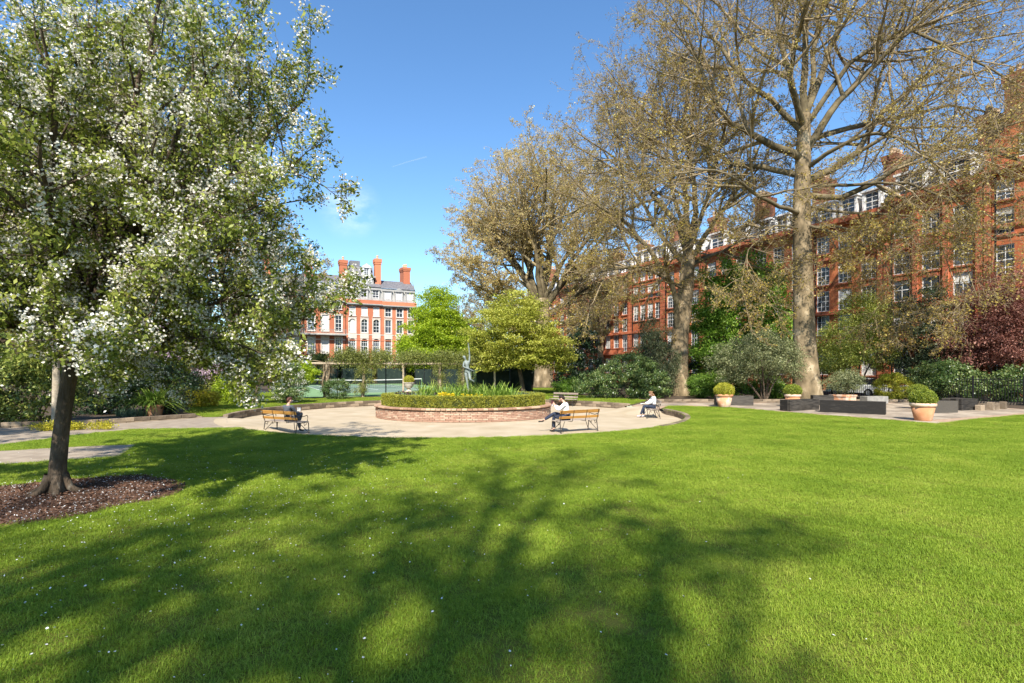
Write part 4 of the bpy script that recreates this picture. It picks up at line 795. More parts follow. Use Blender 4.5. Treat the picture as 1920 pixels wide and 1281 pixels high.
link('leaves', np_mesh('leaves', *blade_np(rh2, scat(70, -1.3, 1.2, -1.2, 1.4, 0), 8, .66, .035, .1, .22, .2, 3, .3, .06)), m_iris, ir)
P = scat(40, -1.2, 1.2, -1.0, 1.3, .66); link('dark_blooms', np_mesh('dark_blooms', *leaf_quads(rh2, np.repeat(P, 3, 0)+rh2.normal(0, .02, (120, 3)), .08, .2, .8)), m_tulip, ir)
ir2 = thing('iris_plants', 'grey green iris leaves along the right inside of the hedge', 'plants', (.3, 28.4, .3))
link('leaves', np_mesh('leaves', *blade_np(rh2, scat(50, -1.1, 1.0, -.9, 1.2, 0), 8, .62, .035, .1, .22, .2, 3, .3, .06)), m_iris, ir2)
df = thing('daffodils', 'yellow daffodils in front of the strap leaves inside the hedge', 'flowers', (-2.7, 26.0, .3))
P = scat(60, -1.3, 1.3, -.2, .3, 0); link('stems', np_mesh('stems', *blade_np(rh2, P, 6, .5, .018, .1, .15, .1, 3)), m_strap, df)
P = np.r_[scat(50, -.9, -.1, -.25, .3, .62), scat(18, .2, 1.3, -.25, .3, .58)]; P[:, 2] += rh2.normal(0, .04, len(P))
link('blooms', np_mesh('blooms', *leaf_quads(rh2, np.repeat(P, 4, 0)+rh2.normal(0, .02, (len(P)*4, 3)), .09, .3, .9)), m_daff, df)

def skin(name, verts, edges, mat, parent, sub=2, loc=None):
    """verts: list of (x,y,z,r); vertex 0 is the root"""
    bm = bmesh.new(); ly = bm.verts.layers.skin.verify(); vv = [bm.verts.new(v[:3]) for v in verts]
    for v, d in zip(vv, verts): v[ly].radius = (d[3], d[4] if len(d) > 4 else d[3])
    vv[0][ly].use_root = True
    for a, b in edges: bm.edges.new((vv[a], vv[b]))
    me = bpy.data.meshes.new(name); bm.to_mesh(me); bm.free(); o = link(name, me, mat, parent, loc)
    m = o.modifiers.new('Skin', 'SKIN'); m.use_smooth_shade = True
    s = o.modifiers.new('Subsurf', 'SUBSURF'); s.levels = sub; s.render_levels = sub; return o
def lerp(a, b, t): return tuple(a[i]*(1-t)+b[i]*t for i in range(3))
def hand(vs, es, wi, w_, d, side, curl=(0, 0, -1)):
    """palm and five fingers grown from the wrist vertex wi"""
    d = Vector(d).normalized(); c = Vector(curl).normalized(); s = d.cross(c).normalized()*side; w_ = Vector(w_)
    pi = len(vs); vs.append((*(w_+d*.05), .03, .02)); es.append((wi, pi)); p2 = len(vs); vs.append((*(w_+d*.085), .036, .017)); es.append((pi, p2))
    for k, (off, ln) in enumerate(((-.030, .062), (-.010, .074), (.010, .07), (.030, .055))):
        b = w_+d*.1+s*off; i0 = len(vs); vs += [(*b, .009), (*(b+d*ln*.5+c*.012), .0085), (*(b+d*ln*.8+c*.04), .0075)]; es += [(p2, i0), (i0, i0+1), (i0+1, i0+2)]
    b = w_+d*.045-s*.036; i0 = len(vs); vs += [(*b, .011), (*(b+d*.035-s*.012+c*.012), .0095), (*(b+d*.062+c*.03), .008)]; es += [(pi, i0), (i0, i0+1), (i0+1, i0+2)]
def person(label, loc, rot, J, top, legs, shoes, hair, hairlen=0, scale=1, cat='person'):
    t = thing('person', label, cat, loc, rot); t.scale = (scale,)*3
    pv, ch, nk, hd_ = J['pelvis'], J['chest'], J['neck'], J['head']; sp = lerp(pv, ch, .5); look = Vector(J.get('look', (0, 1, 0))).normalized(); H = Vector(hd_)
    vs = [(*pv, .115, .09), (*sp, .11, .085), (*ch, .12, .09), (*nk, .05), (*lerp(nk, hd_, .55), .062), (*(H+look*.015), .088, .095), (*(H+Vector((0, 0, .08))-look*.015), .07, .075)]
    es = [(0, 1), (1, 2), (2, 3), (3, 4), (4, 5), (5, 6)]
    tv = [(*pv, .15, .12), (*sp, .145, .115), (*lerp(ch, nk, -.05), .15, .115), (*lerp(ch, nk, .72), .085, .08)]; te = [(0, 1), (1, 2), (2, 3)]
    lv = [(*pv, .15, .125)]; le = []; 
    for sd in ('l', 'r'):
        sgn = -1 if sd == 'l' else 1; sh, eb, wr = J['sh'+sd], J['el'+sd], J['wr'+sd]
        i = len(vs); vs += [(*sh, .055), (*eb, .04), (*wr, .027)]; es += [(2, i), (i, i+1), (i+1, i+2)]
        hand(vs, es, i+2, wr, Vector(wr)-Vector(eb), sgn, J.get('curl', (0, .3, -1)))
        i = len(tv); tv += [(*sh, .078), (*lerp(sh, eb, .5), .066), (*eb, .06), (*lerp(eb, wr, .9), .043)]; te += [(2, i), (i, i+1), (i+1, i+2), (i+2, i+3)]
        hp, kn, an, to = J['hp'+sd], J['kn'+sd], J['an'+sd], J['to'+sd]
        i = len(vs); vs += [(*hp, .085), (*kn, .055), (*an, .035), (*to, .03, .022)]; es += [(0, i), (i, i+1), (i+1, i+2), (i+2, i+3)]
        i = len(lv); lv += [(*hp, .105), (*lerp(hp, kn, .5), .09), (*kn, .077), (*lerp(kn, an, .5), .065), (*lerp(kn, an, .93), .056)]; le += [(0, i), (i, i+1), (i+1, i+2), (i+2, i+3), (i+3, i+4)]
        a_, b_ = Vector(an), Vector(to); f = (b_-a_); fl_ = Vector((f.x, f.y, 0)); 
        skin('shoe', [(*(a_+Vector((0, 0, .02))), .045), (*(a_*.9+b_*.1+Vector((0, 0, -.035))), .05, .04), (*(a_*.4+b_*.6+Vector((0, 0, -.012))), .05, .034), (*(b_+f*.12), .036, .026)], [(0, 1), (1, 2), (2, 3)], shoes, t)
    skin('body', vs, es, m_skin, t); skin('top', tv, te, top, t); skin('trousers', lv, le, legs, t)
    # hair cap follows the skull, open at the face; then nose, ears and eyes
    zax = Vector((0, 0, 1)); rgt = look.cross(zax).normalized(); up = rgt.cross(look)
    hv = [(*(H-look*.03+up*.02), .098), (*(H-look*.01+up*.085), .092), (*(H-look*.085-up*.01), .075), (*(H-look*.075-up*.08), .06), (*(H+look*.06+up*.1), .05), (*(H+rgt*.06-look*.02), .05), (*(H-rgt*.06-look*.02), .05)]; he = [(0, 1), (0, 2), (2, 3), (1, 4), (0, 5), (0, 6)]
    if hairlen:
        for s_ in (-1, 1, 0):
            i = len(hv); q = H-look*.06+rgt*.06*s_; hv += [(*(q-up*.12), .055), (*(q-up*hairlen+look*.03), .05), (*(q-up*(hairlen+.1)+look*.04), .03)]; he += [(3 if s_ == 0 else (5 if s_ > 0 else 6), i), (i, i+1), (i+1, i+2)]
    skin('hair', hv, he, hair, t)
    def blob(nm, c, r_, m_, sc=(1, 1, 1)):
        b = MB(); b.lathe([(r_*.3, -r_*.95), (r_*.8, -r_*.6), (r_, 0), (r_*.8, r_*.6), (r_*.3, r_*.95)], 8, Matrix.Translation(c)); return b.obj(nm, m_, t, smooth=True)
    blob('nose', H+look*.105-up*.015, .016, m_skin)
    for s_ in (-1, 1):
        blob('ear', H+rgt*.085*s_-up*.01-look*.005, .022, m_skin); e_ = blob('eye', H+look*.088+rgt*.034*s_+up*.02, .012, m_white)
        MB().lathe([(.002, -.005), (.006, 0), (.002, .005)], 6, Matrix.Translation(H+look*.098+rgt*.034*s_+up*.02)).obj('iris', m_hairb, e_)
    blob('mouth', H+look*.094-up*.055, .016, M('lip', (.38, .14, .11), rough=.5))
    return t

# statue of a dancer
st = thing('dancer_statue', 'slim grey green bronze dancer statue with one arm stretched up above the planter', 'statue', (-2.35, 28.0, .3))
MB().lathe([(.34, 0), (.34, .5), (.28, .55), (.28, .78), (.2, .82)], 16).obj('pedestal', m_stone, st)
z0 = .82
sv_ = [(0, 0, z0+.98, .12, .1), (.01, -.02, z0+1.15, .095, .08), (-.03, 0, z0+1.36, .12, .09), (-.07, 0, z0+1.5, .05), (-.11, -.01, z0+1.58, .055), (-.14, -.02, z0+1.66, .085, .09), (-.17, -.01, z0+1.73, .065), (-.25, .02, z0+1.68, .045),
       (.11, .0, z0+1.44, .06), (.125, 0, z0+1.75, .045), (.10, 0, z0+2.05, .035), (.07, 0, z0+2.28, .03),
       (-.17, 0, z0+1.4, .06), (-.2, -.12, z0+1.17, .045), (.08, -.2, z0+1.08, .035), (.2, -.17, z0+1.02, .028),
       (-.08, 0, z0+.88, .1), (-.01, -.05, z0+.47, .068), (.04, .0, z0+.06, .04), (.08, -.12, z0+.0, .03),
       (.09, -.02, z0+.88, .1), (.17, -.18, z0+.5, .068), (.32, -.05, z0+.42, .045), (.36, .0, z0+.36, .03), (.02, .03, z0+.86, .12)]
se_ = [(0, 1), (1, 2), (2, 3), (3, 4), (4, 5), (5, 6), (6, 7), (2, 8), (8, 9), (9, 10), (10, 11), (2, 12), (12, 13), (13, 14), (14, 15), (0, 16), (16, 17), (17, 18), (18, 19), (0, 20), (20, 21), (21, 22), (22, 23), (0, 24)]
hand(sv_, se_, 11, sv_[11][:3], (-.05, 0, 1), 1, (-.6, -.5, 0)); hand(sv_, se_, 15, sv_[15][:3], (1, .1, -.3), 1, (0, .3, -1))
skin('figure', sv_, se_, m_bronze, st)
# urn beyond the ring
ur = thing('stone_urn', 'stone urn on a pedestal in front of the tennis court', 'urn', (-7.55, 39.0, 0))
MB().box(-.3, .3, -.3, .3, 0, .12).box(-.22, .22, -.22, .22, .12, .5).box(-.27, .27, -.27, .27, .5, .58).obj('pedestal', m_stone, ur)
MB().lathe([(.2, .58), (.12, .66), (.12, .74), (.24, .82), (.34, 1.0), (.36, 1.12), (.42, 1.15), (.42, 1.2), (.3, 1.2)], 24).obj('bowl', m_stone, ur)
def ball(name, label, loc, r_, mat, seed, n=9000, sz=.05, cat='plant', squash=.82, group=None):
    rr = np.random.default_rng(seed); t = thing(name, label, cat, loc, 0, group)
    d = unit(rr.normal(0, 1, (n, 3))); d = d[d[:, 2] > -.55]; rad = r_*(1+.03*np.sin(d[:, :1]*11+seed)+.025*np.sin(d[:, 1:2]*13))+np.abs(rr.normal(0, r_*.055, (len(d), 1)))-r_*.03
    C = d*rad*np.array([1, 1, squash]); link('foliage', np_mesh('foliage', *leaf_quads(rr, C, sz, .6, .6)), mat, t)
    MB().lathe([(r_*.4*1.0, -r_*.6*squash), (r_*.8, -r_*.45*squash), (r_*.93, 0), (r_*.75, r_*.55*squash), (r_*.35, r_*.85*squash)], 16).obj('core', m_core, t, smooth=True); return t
ball('urn_plant', 'little yellow green clipped ball plant growing in the stone urn', (-7.55, 39.0, 1.4), .36, m_boxy, 71, 4000, .05)

# ------------------------------------------------------------------ benches and people
def bench(label, loc, rot, wood, seatm, group='slatted benches on the gravel circle'):
    t = thing('park_bench', label, 'bench', loc, rot, group); Lh = .93
    def sl(nm, y, z, w_, h_, tilt, mt, tk=.03):
        o = MB().box(-Lh, Lh, -tk/2, tk/2, -h_/2, h_/2).obj(nm, mt, t, (0, y, z), bevel=.005); o.rotation_euler = (tilt, 0, 0)
    sl('backrest_slat', -.325, .80, 0, .125, R(-14)*-1, wood); sl('backrest_slat', -.265, .585, 0, .095, R(14), wood)
    for k in range(5): sl('seat_slat', -.19+.105*k, .44+.006*abs(k-2), 0, .085, R(90), seatm, .028)
    for x in (-Lh+.06, Lh-.06):
        e = MB().tube([(x, -.30, 0), (x, -.255, .2), (x, -.22, .43), (x, -.29, .62), (x, -.36, .87)], .017, 6).obj('back_leg', m_iron, t, smooth=True)
        MB().tube([(x, -.22, .42), (x, 0, .415), (x, .24, .43), (x, .30, .40), (x, .31, .2), (x, .33, 0)], .016, 6).obj('front_leg', m_iron, t, smooth=True)
        MB().tube([(x, -.24, .38), (x, -.12, .3), (x, -.08, .42)], .011, 6).tube([(x, .22, .38), (x, .12, .3), (x, .08, .42)], .011, 6).obj('scroll', m_iron, t, smooth=True)
        MB().tube([(x, -.32, .70), (x, -.1, .64), (x, .12, .66), (x, .23, .69), (x, .27, .63), (x, .25, .5), (x, .23, .43)], .014, 6).obj('armrest', m_iron, t, smooth=True)
        sg = 1 if x < 0 else -1
        MB().tube([(x, -.30, .03), (x+sg*.30, -.1, .42)], .012, 6).obj('brace', m_iron, t); MB().tube([(x, .32, .03), (x+sg*.30, .1, .42)], .012, 6).obj('brace', m_iron, t)
    for x in (-Lh*.33, Lh*.33): MB().tube([(x, .28, .415), (x, 0, .41), (x, -.22, .42), (x, -.29, .62), (x, -.355, .86)], .013, 6).obj('back_strut', m_iron, t, smooth=True)
    return t
aL = math.atan2(-.46, .89); aR = math.atan2(.49, .87)
bench('slatted bench with the man in the grey suit on it', (-8.55, 20.15, -.25), aL, m_wood, m_woodg)
bench('slatted bench with the reader in the white shirt on it', (2.45, 20.65, -.25), aR, m_wood, m_woodg)
bench('slatted bench seen end on under the girl in white', (7.05, 26.9, -.25), R(82), m_woodg, m_woodg)
bench('empty slatted bench behind the right end of the hedge', (3.4, 35.3, -.25), math.atan2(.57, -.82), m_woodg, m_woodg)
def onbench(x, y, rot, dx, dy, z=-.25): return (x+dx*math.cos(rot)-dy*math.sin(rot), y+dx*math.sin(rot)+dy*math.cos(rot), z)
J = dict(pelvis=(0, -.06, .56), chest=(.02, -.16, .93), neck=(.03, -.13, 1.12), head=(.05, -.08, 1.24), look=(.35, .9, -.25), shl=(-.18, -.15, 1.03), shr=(.21, -.14, 1.03), ell=(-.23, .0, .77), elr=(.27, .02, .78), wrl=(-.02, .22, .76), wrr=(.16, .24, .78),
         hpl=(-.1, -.02, .55), hpr=(.1, -.02, .55), knl=(-.06, .42, .56), knr=(.10, .40, .74), anl=(-.02, .42, .12), anr=(-.14, .52, .42), tol=(0, .58, .06), tor=(-.20, .66, .34))
person('person in a grey suit with auburn hair reading on the left bench, seen from behind', onbench(-8.55, 20.15, aL, .28, 0), aL, J, m_suit, m_suit, m_shoe, m_hairr)
bk_ = thing('notebook', 'small pale notebook in the hands of the suited man', 'notebook', onbench(-8.55, 20.15, aL, .35, .32, .56), aL)
MB().box(-.11, .11, -.005, .005, 0, .15).obj('cover', m_book, bk_); MB().box(-.10, .10, -.012, -.0055, .005, .145).obj('pages', m_paper, bk_)
J = dict(pelvis=(0, -.02, .56), chest=(.0, .02, .93), neck=(0, .09, 1.10), head=(0, .17, 1.20), look=(0, .85, -.5), shl=(-.19, .03, 1.02), shr=(.19, .03, 1.02), ell=(-.22, .25, .80), elr=(.22, .25, .80), wrl=(-.07, .42, .98), wrr=(.07, .42, .98), curl=(0, .2, 1),
         hpl=(-.1, 0, .55), hpr=(.1, 0, .55), knl=(-.08, .44, .55), knr=(.05, .44, .66), anl=(-.1, .42, .11), anr=(-.03, .82, .42), tol=(-.1, .57, .05), tor=(-.03, 1.0, .36))
rr_ = aR+R(46)
person('person in a white shirt and dark jeans reading a raised book on the right bench', onbench(2.45, 20.65, aR, -.42, .02), rr_, J, m_shirt, m_jean, m_shoe, m_hairb, scale=1.06)
p0 = onbench(2.45, 20.65, aR, -.42, .02)
bk2 = thing('book', 'maroon book held up before the face of the white shirted reader', 'book', (p0[0]-math.sin(rr_)*.50, p0[1]+math.cos(rr_)*.50, .74), rr_)
for s_ in (-1, 1):
    M_ = Matrix.Rotation(R(20)*s_, 4, 'Z'); MB().box(0, .14*s_, -.006, .006, 0, .22, M_).obj('cover', m_book, bk2); MB().box(.004*s_, .13*s_, -.014, -.0065, .008, .07, M_).obj('pages', m_paper, bk2)
J = dict(pelvis=(0, -.06, .56), chest=(0, -.08, .92), neck=(0, .0, 1.09), head=(0, .08, 1.19), look=(0, .75, -.65), shl=(-.17, -.06, 1.0), shr=(.17, -.06, 1.0), ell=(-.21, .12, .76), elr=(.21, .12, .76), wrl=(-.06, .36, .70), wrr=(.06, .36, .70),
         hpl=(-.1, 0, .55), hpr=(.1, 0, .55), knl=(-.08, .42, .58), knr=(.1, .42, .56), anl=(-.06, .62, .12), anr=(.1, .40, .11), tol=(-.06, .78, .08), tor=(.1, .55, .05))
gr_ = R(90)
person('person with long light brown hair and a white top reading on the far right bench', onbench(7.05, 26.9, R(82), -.25, 0), gr_, J, m_shirt, m_jean, m_shoep, m_hairl, hairlen=.2)
p0 = onbench(7.05, 26.9, R(82), -.25, 0)
bk3 = thing('book', 'open pale book on the lap of the girl in white', 'book', (p0[0]-.47, p0[1], .42), gr_)
for s_ in (-1, 1): MB().box(0, .14*s_, -.1, .1, -.005, .005, Matrix.Rotation(R(-12)*s_, 4, 'Y')).obj('page', m_paper, bk3)

# ------------------------------------------------------------------ pots, seat blocks on the paving
def pot(label, x, y, rim, h, group='round terracotta pots on the paving'):
    t = thing('terracotta_pot', label, 'pot', (x, y, .02), 0, group); k = rim/2
    MB().lathe([(k*.62, 0), (k*.66, .02), (k*.92, h*.80)], 32).obj('body', m_terra, t, smooth=True)
    MB().lathe([(k*.93, h*.80), (k, h*.82), (k*1.02, h*.9), (k*1.0, h*.985), (k*.95, h), (k*.86, h), (k*.84, h*.86)], 32).obj('rim', m_terra, t, smooth=True)
    MB().lathe([(k*.83, h*.84), (k*.83, h*.90)], 20).obj('soil', m_soil, t); return t
def potball(x, y, rim, h, r_, lab, lab2, mat, seed):
    pot(lab, x, y, rim, h); ball('box_ball', lab2, (x, y, h+.02+r_*.38), r_, mat, seed, 12000, .045, 'bush', .82, 'clipped box balls in the pots')
potball(12.05, 30.3, .96, .74, .51, 'terracotta pot at the lawn edge left of all the dark seats', 'golden clipped box ball in the pot nearest the gravel circle', m_boxy, 81)
potball(16.1, 30.6, .88, .72, .45, 'terracotta pot half hidden behind the shorter dark seat by the tallest trunk', 'green clipped box ball in the pot just left of the tallest trunk', m_box, 82)
potball(22.0, 28.9, .84, .74, .47, 'terracotta pot mostly hidden behind the large front pot', 'clipped green box ball behind and above the front pot', m_box, 83)
potball(17.15, 22.25, .92, .74, .46, 'large whitened terracotta pot on the front corner of the paving', 'clipped box ball in the large pot on the paving corner', m_box, 84)
sq = thing('square_planter', 'square orange terracotta planter behind the long dark seat', 'planter', (20.1, 32.4, .02), R(26))
MB().box(-.5, .5, -.5, .5, 0, .62).box(-.54, .54, -.54, .54, .5, .6).obj('box', m_terra, sq, bevel=.01); MB().box(-.46, .46, -.46, .46, .621, .63).obj('soil', m_soil, sq)
shrub('oleander', 'airy pale green bush in the square terracotta planter', 'bush', (20.1, 32.4, .6), [(0, 0, .75, 1.15, .9, .7), (.3, 0, 1.0, .8, .7, .6)], 9000, .1, m_grey, 200, .14, (7, .018, .3, .7), seed=85, shell=.4, aspect=.28)
def block(label, x, y, L, W, H, rot, mat=m_block, slats=True):
    t = thing('seat_block', label, 'seat', (x, y, .022), rot, 'low block seats on the paving')
    if slats:
        n = 7; st_ = W/n
        for i in range(n): MB().box(-L/2, L/2, -W/2+i*st_+.004, -W/2+(i+1)*st_-.004, 0, H-.003*(i % 2)).obj('plank', mat, t, bevel=.006)
    else: MB().box(-L/2, L/2, -W/2, W/2, 0, H).obj('slab', mat, t, bevel=.015)
    return t
block('dark timber seat block just behind the leftmost pot', 13.25, 31.9, 2.1, .6, .56, R(-8))
block('shorter dark timber seat block left of the longest one', 15.1, 28.0, 2.2, .62, .56, R(24))
block('longest dark timber seat block in the middle of the paving edge', 16.65, 26.1, 2.7, .62, .60, R(-38))
block('almost cubic dark seat block right behind the large pot', 21.2, 26.6, 1.5, .9, .58, R(14))
block('dark seat block with weathered end, rightmost on the paving', 23.75, 28.3, 1.3, .95, .60, R(20))
block('pale grey stone seat block behind the longest dark one', 22.6, 33.3, 1.5, .6, .46, R(10), m_blockg, False)
block('low black slatted box behind the square planter', 18.6, 32.0, 1.1, .6, .58, R(-15))

# ------------------------------------------------------------------ tennis court, net, fence, pergola
CC = Vector((-16.6, 61, 0)); AR = R(26)
def crt(u, v): return CC+U*u+V*v
def quad(name, u0, u1, v0, v1, z, mat, kind=None, parent=None):
    p = [crt(u0, v0), crt(u0, v1), crt(u1, v1), crt(u1, v0)]; return p
sheet('tennis_court', [crt(*q).to_2d()[:] for q in ((-18.3, -9.2), (-18.3, 9.2), (18.3, 9.2), (18.3, -9.2))], .014, m_court)
tag(sheet('court_surface', [crt(*q).to_2d()[:] for q in ((-11.9, -5.5), (-11.9, 5.5), (11.9, 5.5), (11.9, -5.5))], .020, m_courti, skirt=.004), kind='structure')
cl = tag(link('court_lines', None), kind='structure')
for (u0, v0, u1, v1) in [(-11.9, -5.5, -11.9, 5.5), (11.9, -5.5, 11.9, 5.5), (-11.9, -5.5, 11.9, -5.5), (-11.9, 5.5, 11.9, 5.5), (-11.9, -4.1, 11.9, -4.1), (-11.9, 4.1, 11.9, 4.1), (-6.4, -4.1, -6.4, 4.1), (6.4, -4.1, 6.4, 4.1), (-6.4, 0, 6.4, 0)]:
    a, b = crt(u0, v0), crt(u1, v1); MB().bar(a+Vector((0, 0, .0245)), b+Vector((0, 0, .0245)), .07, .003).obj('court_line', m_line, cl)
nt_ = thing('tennis_net', 'tennis net with a white top band across the court', 'tennis net', tuple(CC), AR)
b = MB()
for k in range(60): x = -6.35+12.7*k/59; b.box(x-.006, x+.006, -.004, .004, .05, .93+.12*abs(x/6.4)**1.5)
for k in range(8): b.bar((-6.4, 0, .1+.115*k), (6.4, 0, .1+.115*k), .01)
tag(b.obj('netting', m_black, nt_), kind='stuff')
b = MB()
for k in range(16): x0, x1 = -6.4+.8*k, -5.6+.8*k; b.bar((x0, 0, .93+.12*abs(x0/6.4)**1.5), (x1, 0, .93+.12*abs(x1/6.4)**1.5), .03, .09, (0, 0, 1))
b.obj('top_band', m_netw, nt_); MB().box(-.03, .03, -.008, .008, .03, .93).obj('centre_strap', m_netw, nt_)
for x in (-6.45, 6.45): MB().tube([(x, 0, 0), (x, 0, 1.1)], .05, 10).obj('net_post', m_court, nt_)
fn = thing('court_fence', 'tall black post and wire fence with dark windscreen cloth round the tennis court', 'fence', tuple(CC), AR)
def lc(u, v): return Vector((v, u, 0))      # local: x along V, y along U
def fpost(u, v, h=3.0): MB().tube([lc(u, v), lc(u, v)+Vector((0, 0, h))], .045, 8).obj('fence_post', m_black, fn)
for v in (-9.3, -5.8, -2.0, 1.9, 5.6, 9.3): fpost(-18.5, v)
for u in (-14, -9.5, -5, -.5, 4, 8.5, 13, 18.5): fpost(u, 9.3); fpost(u, -9.3)
for v in (-5, 0, 5): fpost(18.5, v)
for a, b_ in (((-18.5, 5.6), (-18.5, 9.3)), ((-18.5, 9.3), (18.5, 9.3)), ((18.5, 9.3), (18.5, -9.3))): MB().bar(lc(*a)+Vector((0, 0, 2.95)), lc(*b_)+Vector((0, 0, 2.95)), .05).obj('top_rail', m_black, fn)
for k, u in enumerate((-18.4, -13.9, -9.4, -4.9, -.4, 4.1, 8.6)):
    MB().bar(lc(u+.06, 9.36)+Vector((0, 0, 1.15)), lc(u+4.4, 9.36)+Vector((0, 0, 1.15)), .02, 2.1).obj('windscreen', m_screen, fn)
for v in (-9.2, -4.9, .1, 5.1): MB().bar(lc(18.56, v)+Vector((0, 0, 1.2)), lc(18.56, min(v+4.2, 9.2))+Vector((0, 0, 1.2)), .02, 2.2).obj('windscreen', m_screen, fn)
MB().bar(lc(-18.42, 6.0)+Vector((0, 0, 1.05)), lc(-18.42, 9.2)+Vector((0, 0, 1.05)), .02, 1.9).obj('windscreen', m_screen, fn)
# right of the court the screen carries on behind the planter
sf = thing('screen_fence', 'dark green cloth screen fence behind the statue and the pale green tree', 'fence', (-2.4, 50.0, 0), R(8))
for k in range(3):
    MB().tube([(k*2.2, 0, 0), (k*2.2, 0, 2.55)], .04, 8).obj('fence_post', m_black, sf)
    if k < 2: MB().box(k*2.2+.06, k*2.2+2.14, -.012, .012, .1, 2.3).obj('windscreen', m_screen, sf)
MB().bar((0, 0, 2.55), (4.4, 0, 2.55), .045).obj('top_rail', m_black, sf)
pg = thing('pergola', 'timber pergola beam on rough posts in front of the tennis court', 'pergola', (-15.6, 40.0, 0), R(22))
for a, b_ in ((-.4, 4.3), (4.3, 8.8), (8.8, 15.6)): MB().tube([(a, 0, 2.62), ((a+b_)/2, .02, 2.6), (b_-.01, 0, 2.6)], .085, 8).obj('beam', m_pole, pg)
for x, r_ in ((1.6, .1), (4.3, .09), (7.4, .08), (10.4, .1), (12.4, .09), (15.2, .09)): MB().tube([(x, 0, 0), (x+.04, .02, 1.3), (x, 0, 2.53)], r_, 8).obj('post', m_pole, pg)
rv = np.random.default_rng(12)
def pgp(x, z): a = R(22); return np.array([-15.6+x*math.cos(a), 40.0+x*math.sin(a), z])
# climbers
vt = thing('climbing_rose', 'climbing rose trailing along the top of the pergola beam', 'climber', tuple(pgp(0, 0)))
P = []
for k in range(70): x = rv.uniform(2.5, 15); P.append(pgp(x, 2.85+rv.uniform(-.1, .6))-pgp(0, 0))
P = np.array(P); C = P[rv.integers(0, 70, 24000)]+rv.normal(0, 1, (24000, 3))*[.38, .25, .27]-[0, 0, .06]
link('foliage', np_mesh('foliage', *leaf_quads(rv, C, .10, .6)), m_olive, vt)
sg = resample([pgp(x, 2.75+.12*math.sin(x*3))-pgp(0, 0) for x in np.linspace(0, 15, 20)], 40); link('stem', np_mesh('stem', *tubes_np(sg[None], np.full((1, 41), .035), 6), True), m_bark2, vt)
for x, lab, lo, mt, nn in ((1.6, 'pergola post wrapped in brown twisted climber stems', .3, m_bark2, 0), (4.3, 'rose climbing the pergola post in the middle of the court view', .2, m_olive, 6000), (10.4, 'rose climbing the pale pergola post by the urn', .3, m_olive, 4500), (12.4, 'leafy climber on the pergola post left of the statue', .3, m_olive, 3500)):
    t = thing('post_climber', lab, 'climber', tuple(pgp(x, 0)), 0, 'climbers on the pergola posts'); S = []
    for k in range(9 if nn == 0 else 4):
        z = np.linspace(0, 2.6, 15); ph = rv.uniform(0, 6.3); rr = (.2 if nn == 0 else .14)+rv.uniform(-.03, .05); S.append(np.stack([rr*np.cos(ph+z*rv.uniform(1, 2.5)), rr*np.sin(ph+z*rv.uniform(1, 2.5)), z], -1))
    link('stems', np_mesh('stems', *tubes_np(np.array(S), np.full((len(S), 15), .05 if nn == 0 else .025), 6), True), m_bark2, t)
    if nn == 0: nn = 2500; cz = .36; 
    zc = rv.uniform(.4, 2.7, 40); cc = np.stack([rv.normal(0, .3, 40), rv.normal(0, .2, 40), zc], -1); C = cc[rv.integers(0, 40, nn)]+rv.normal(0, .13, (nn, 3))
    link('foliage', np_mesh('foliage', *leaf_quads(rv, C, .075, .5)), m_olive if x != 1.6 else LEAF('dry climber leaf', (.10, .07, .04), (.20, .15, .08), trans=.2), t)

# ------------------------------------------------------------------ railings and parked cars on the street
F0 = Vector((37.3, 40.1, 0))
fr = thing('iron_railings', 'black iron railings between the garden and the street', 'railings', tuple(F0-V*9.75+U*(-12)), R(90+26))
for k in range(22):
    x0 = k*2.5; MB().box(x0-.04, x0+.04, -.04, .04, 0, 1.75).obj('railing_post', m_black, fr)
    MB().box(x0+.042, x0+2.458, -.02, .02, 1.5, 1.54).obj('rail', m_black, fr); MB().box(x0+.042, x0+2.458, -.02, .02, .15, .19).obj('rail', m_black, fr)
    b = MB()
    for i in range(1, 17): x = x0+i*2.5/17; b.box(x-.012, x+.012, -.012, .012, .05, 1.68)
    tag(b.obj('railing_bars', m_black, fr), kind='stuff')
def car(label, t, mat, d=7.4):
    p = F0-V*d+U*t; c = thing('parked_car', label, 'car', (p.x, p.y, .01), R(90+26), 'cars parked beyond the railings')
    prof = [(-2.1, .35), (-2.12, .75), (-1.9, .92), (-1.35, 1.0), (-.75, 1.42), (.75, 1.46), (1.55, 1.02), (2.05, .9), (2.1, .35)]
    low = [(-2.1, .35), (-2.12, .75), (-1.95, .93), (1.55, 1.0), (2.05, .9), (2.1, .35), (1.75, .3), (-1.75, .3)]
    Mx = Matrix.Rotation(R(90), 4, 'X'); b = MB(); b.prism(low, -.86, .86, Mx); b.obj('body', mat, c, bevel=.03)
    MB().prism([(-1.7, .95), (-.78, 1.42), (.7, 1.46), (1.45, 1.0)], -.74, .74, Mx).obj('windows', m_cglass, c); MB().prism([(-.86, 1.40), (.78, 1.44), (.7, 1.5), (-.7, 1.48)], -.72, .72, Mx).obj('roof', mat, c)
    for x in (-1.3, 1.32):
        for y in (-.8, .8):
            wv = MB().lathe([(.32, -.1), (.33, 0), (.32, .1)], 20, Matrix.Translation((x, y, .33)) @ Mx).obj('wheel', m_tyre, c); MB().lathe([(.19, -.105), (.19, .105)], 12, Matrix.Translation((x, y, .33)) @ Mx).obj('rim', m_car[0], wv)
    for y in (-.62, .62): MB().box(-2.14, -2.08, y-.16, y+.16, .66, .78).obj('headlight', m_white, c)
car('silver car parked behind the railings right of the tallest trunk', 1.2, m_car[0]); car('white car parked behind the railings at the tallest trunk', 6.6, m_car[2])

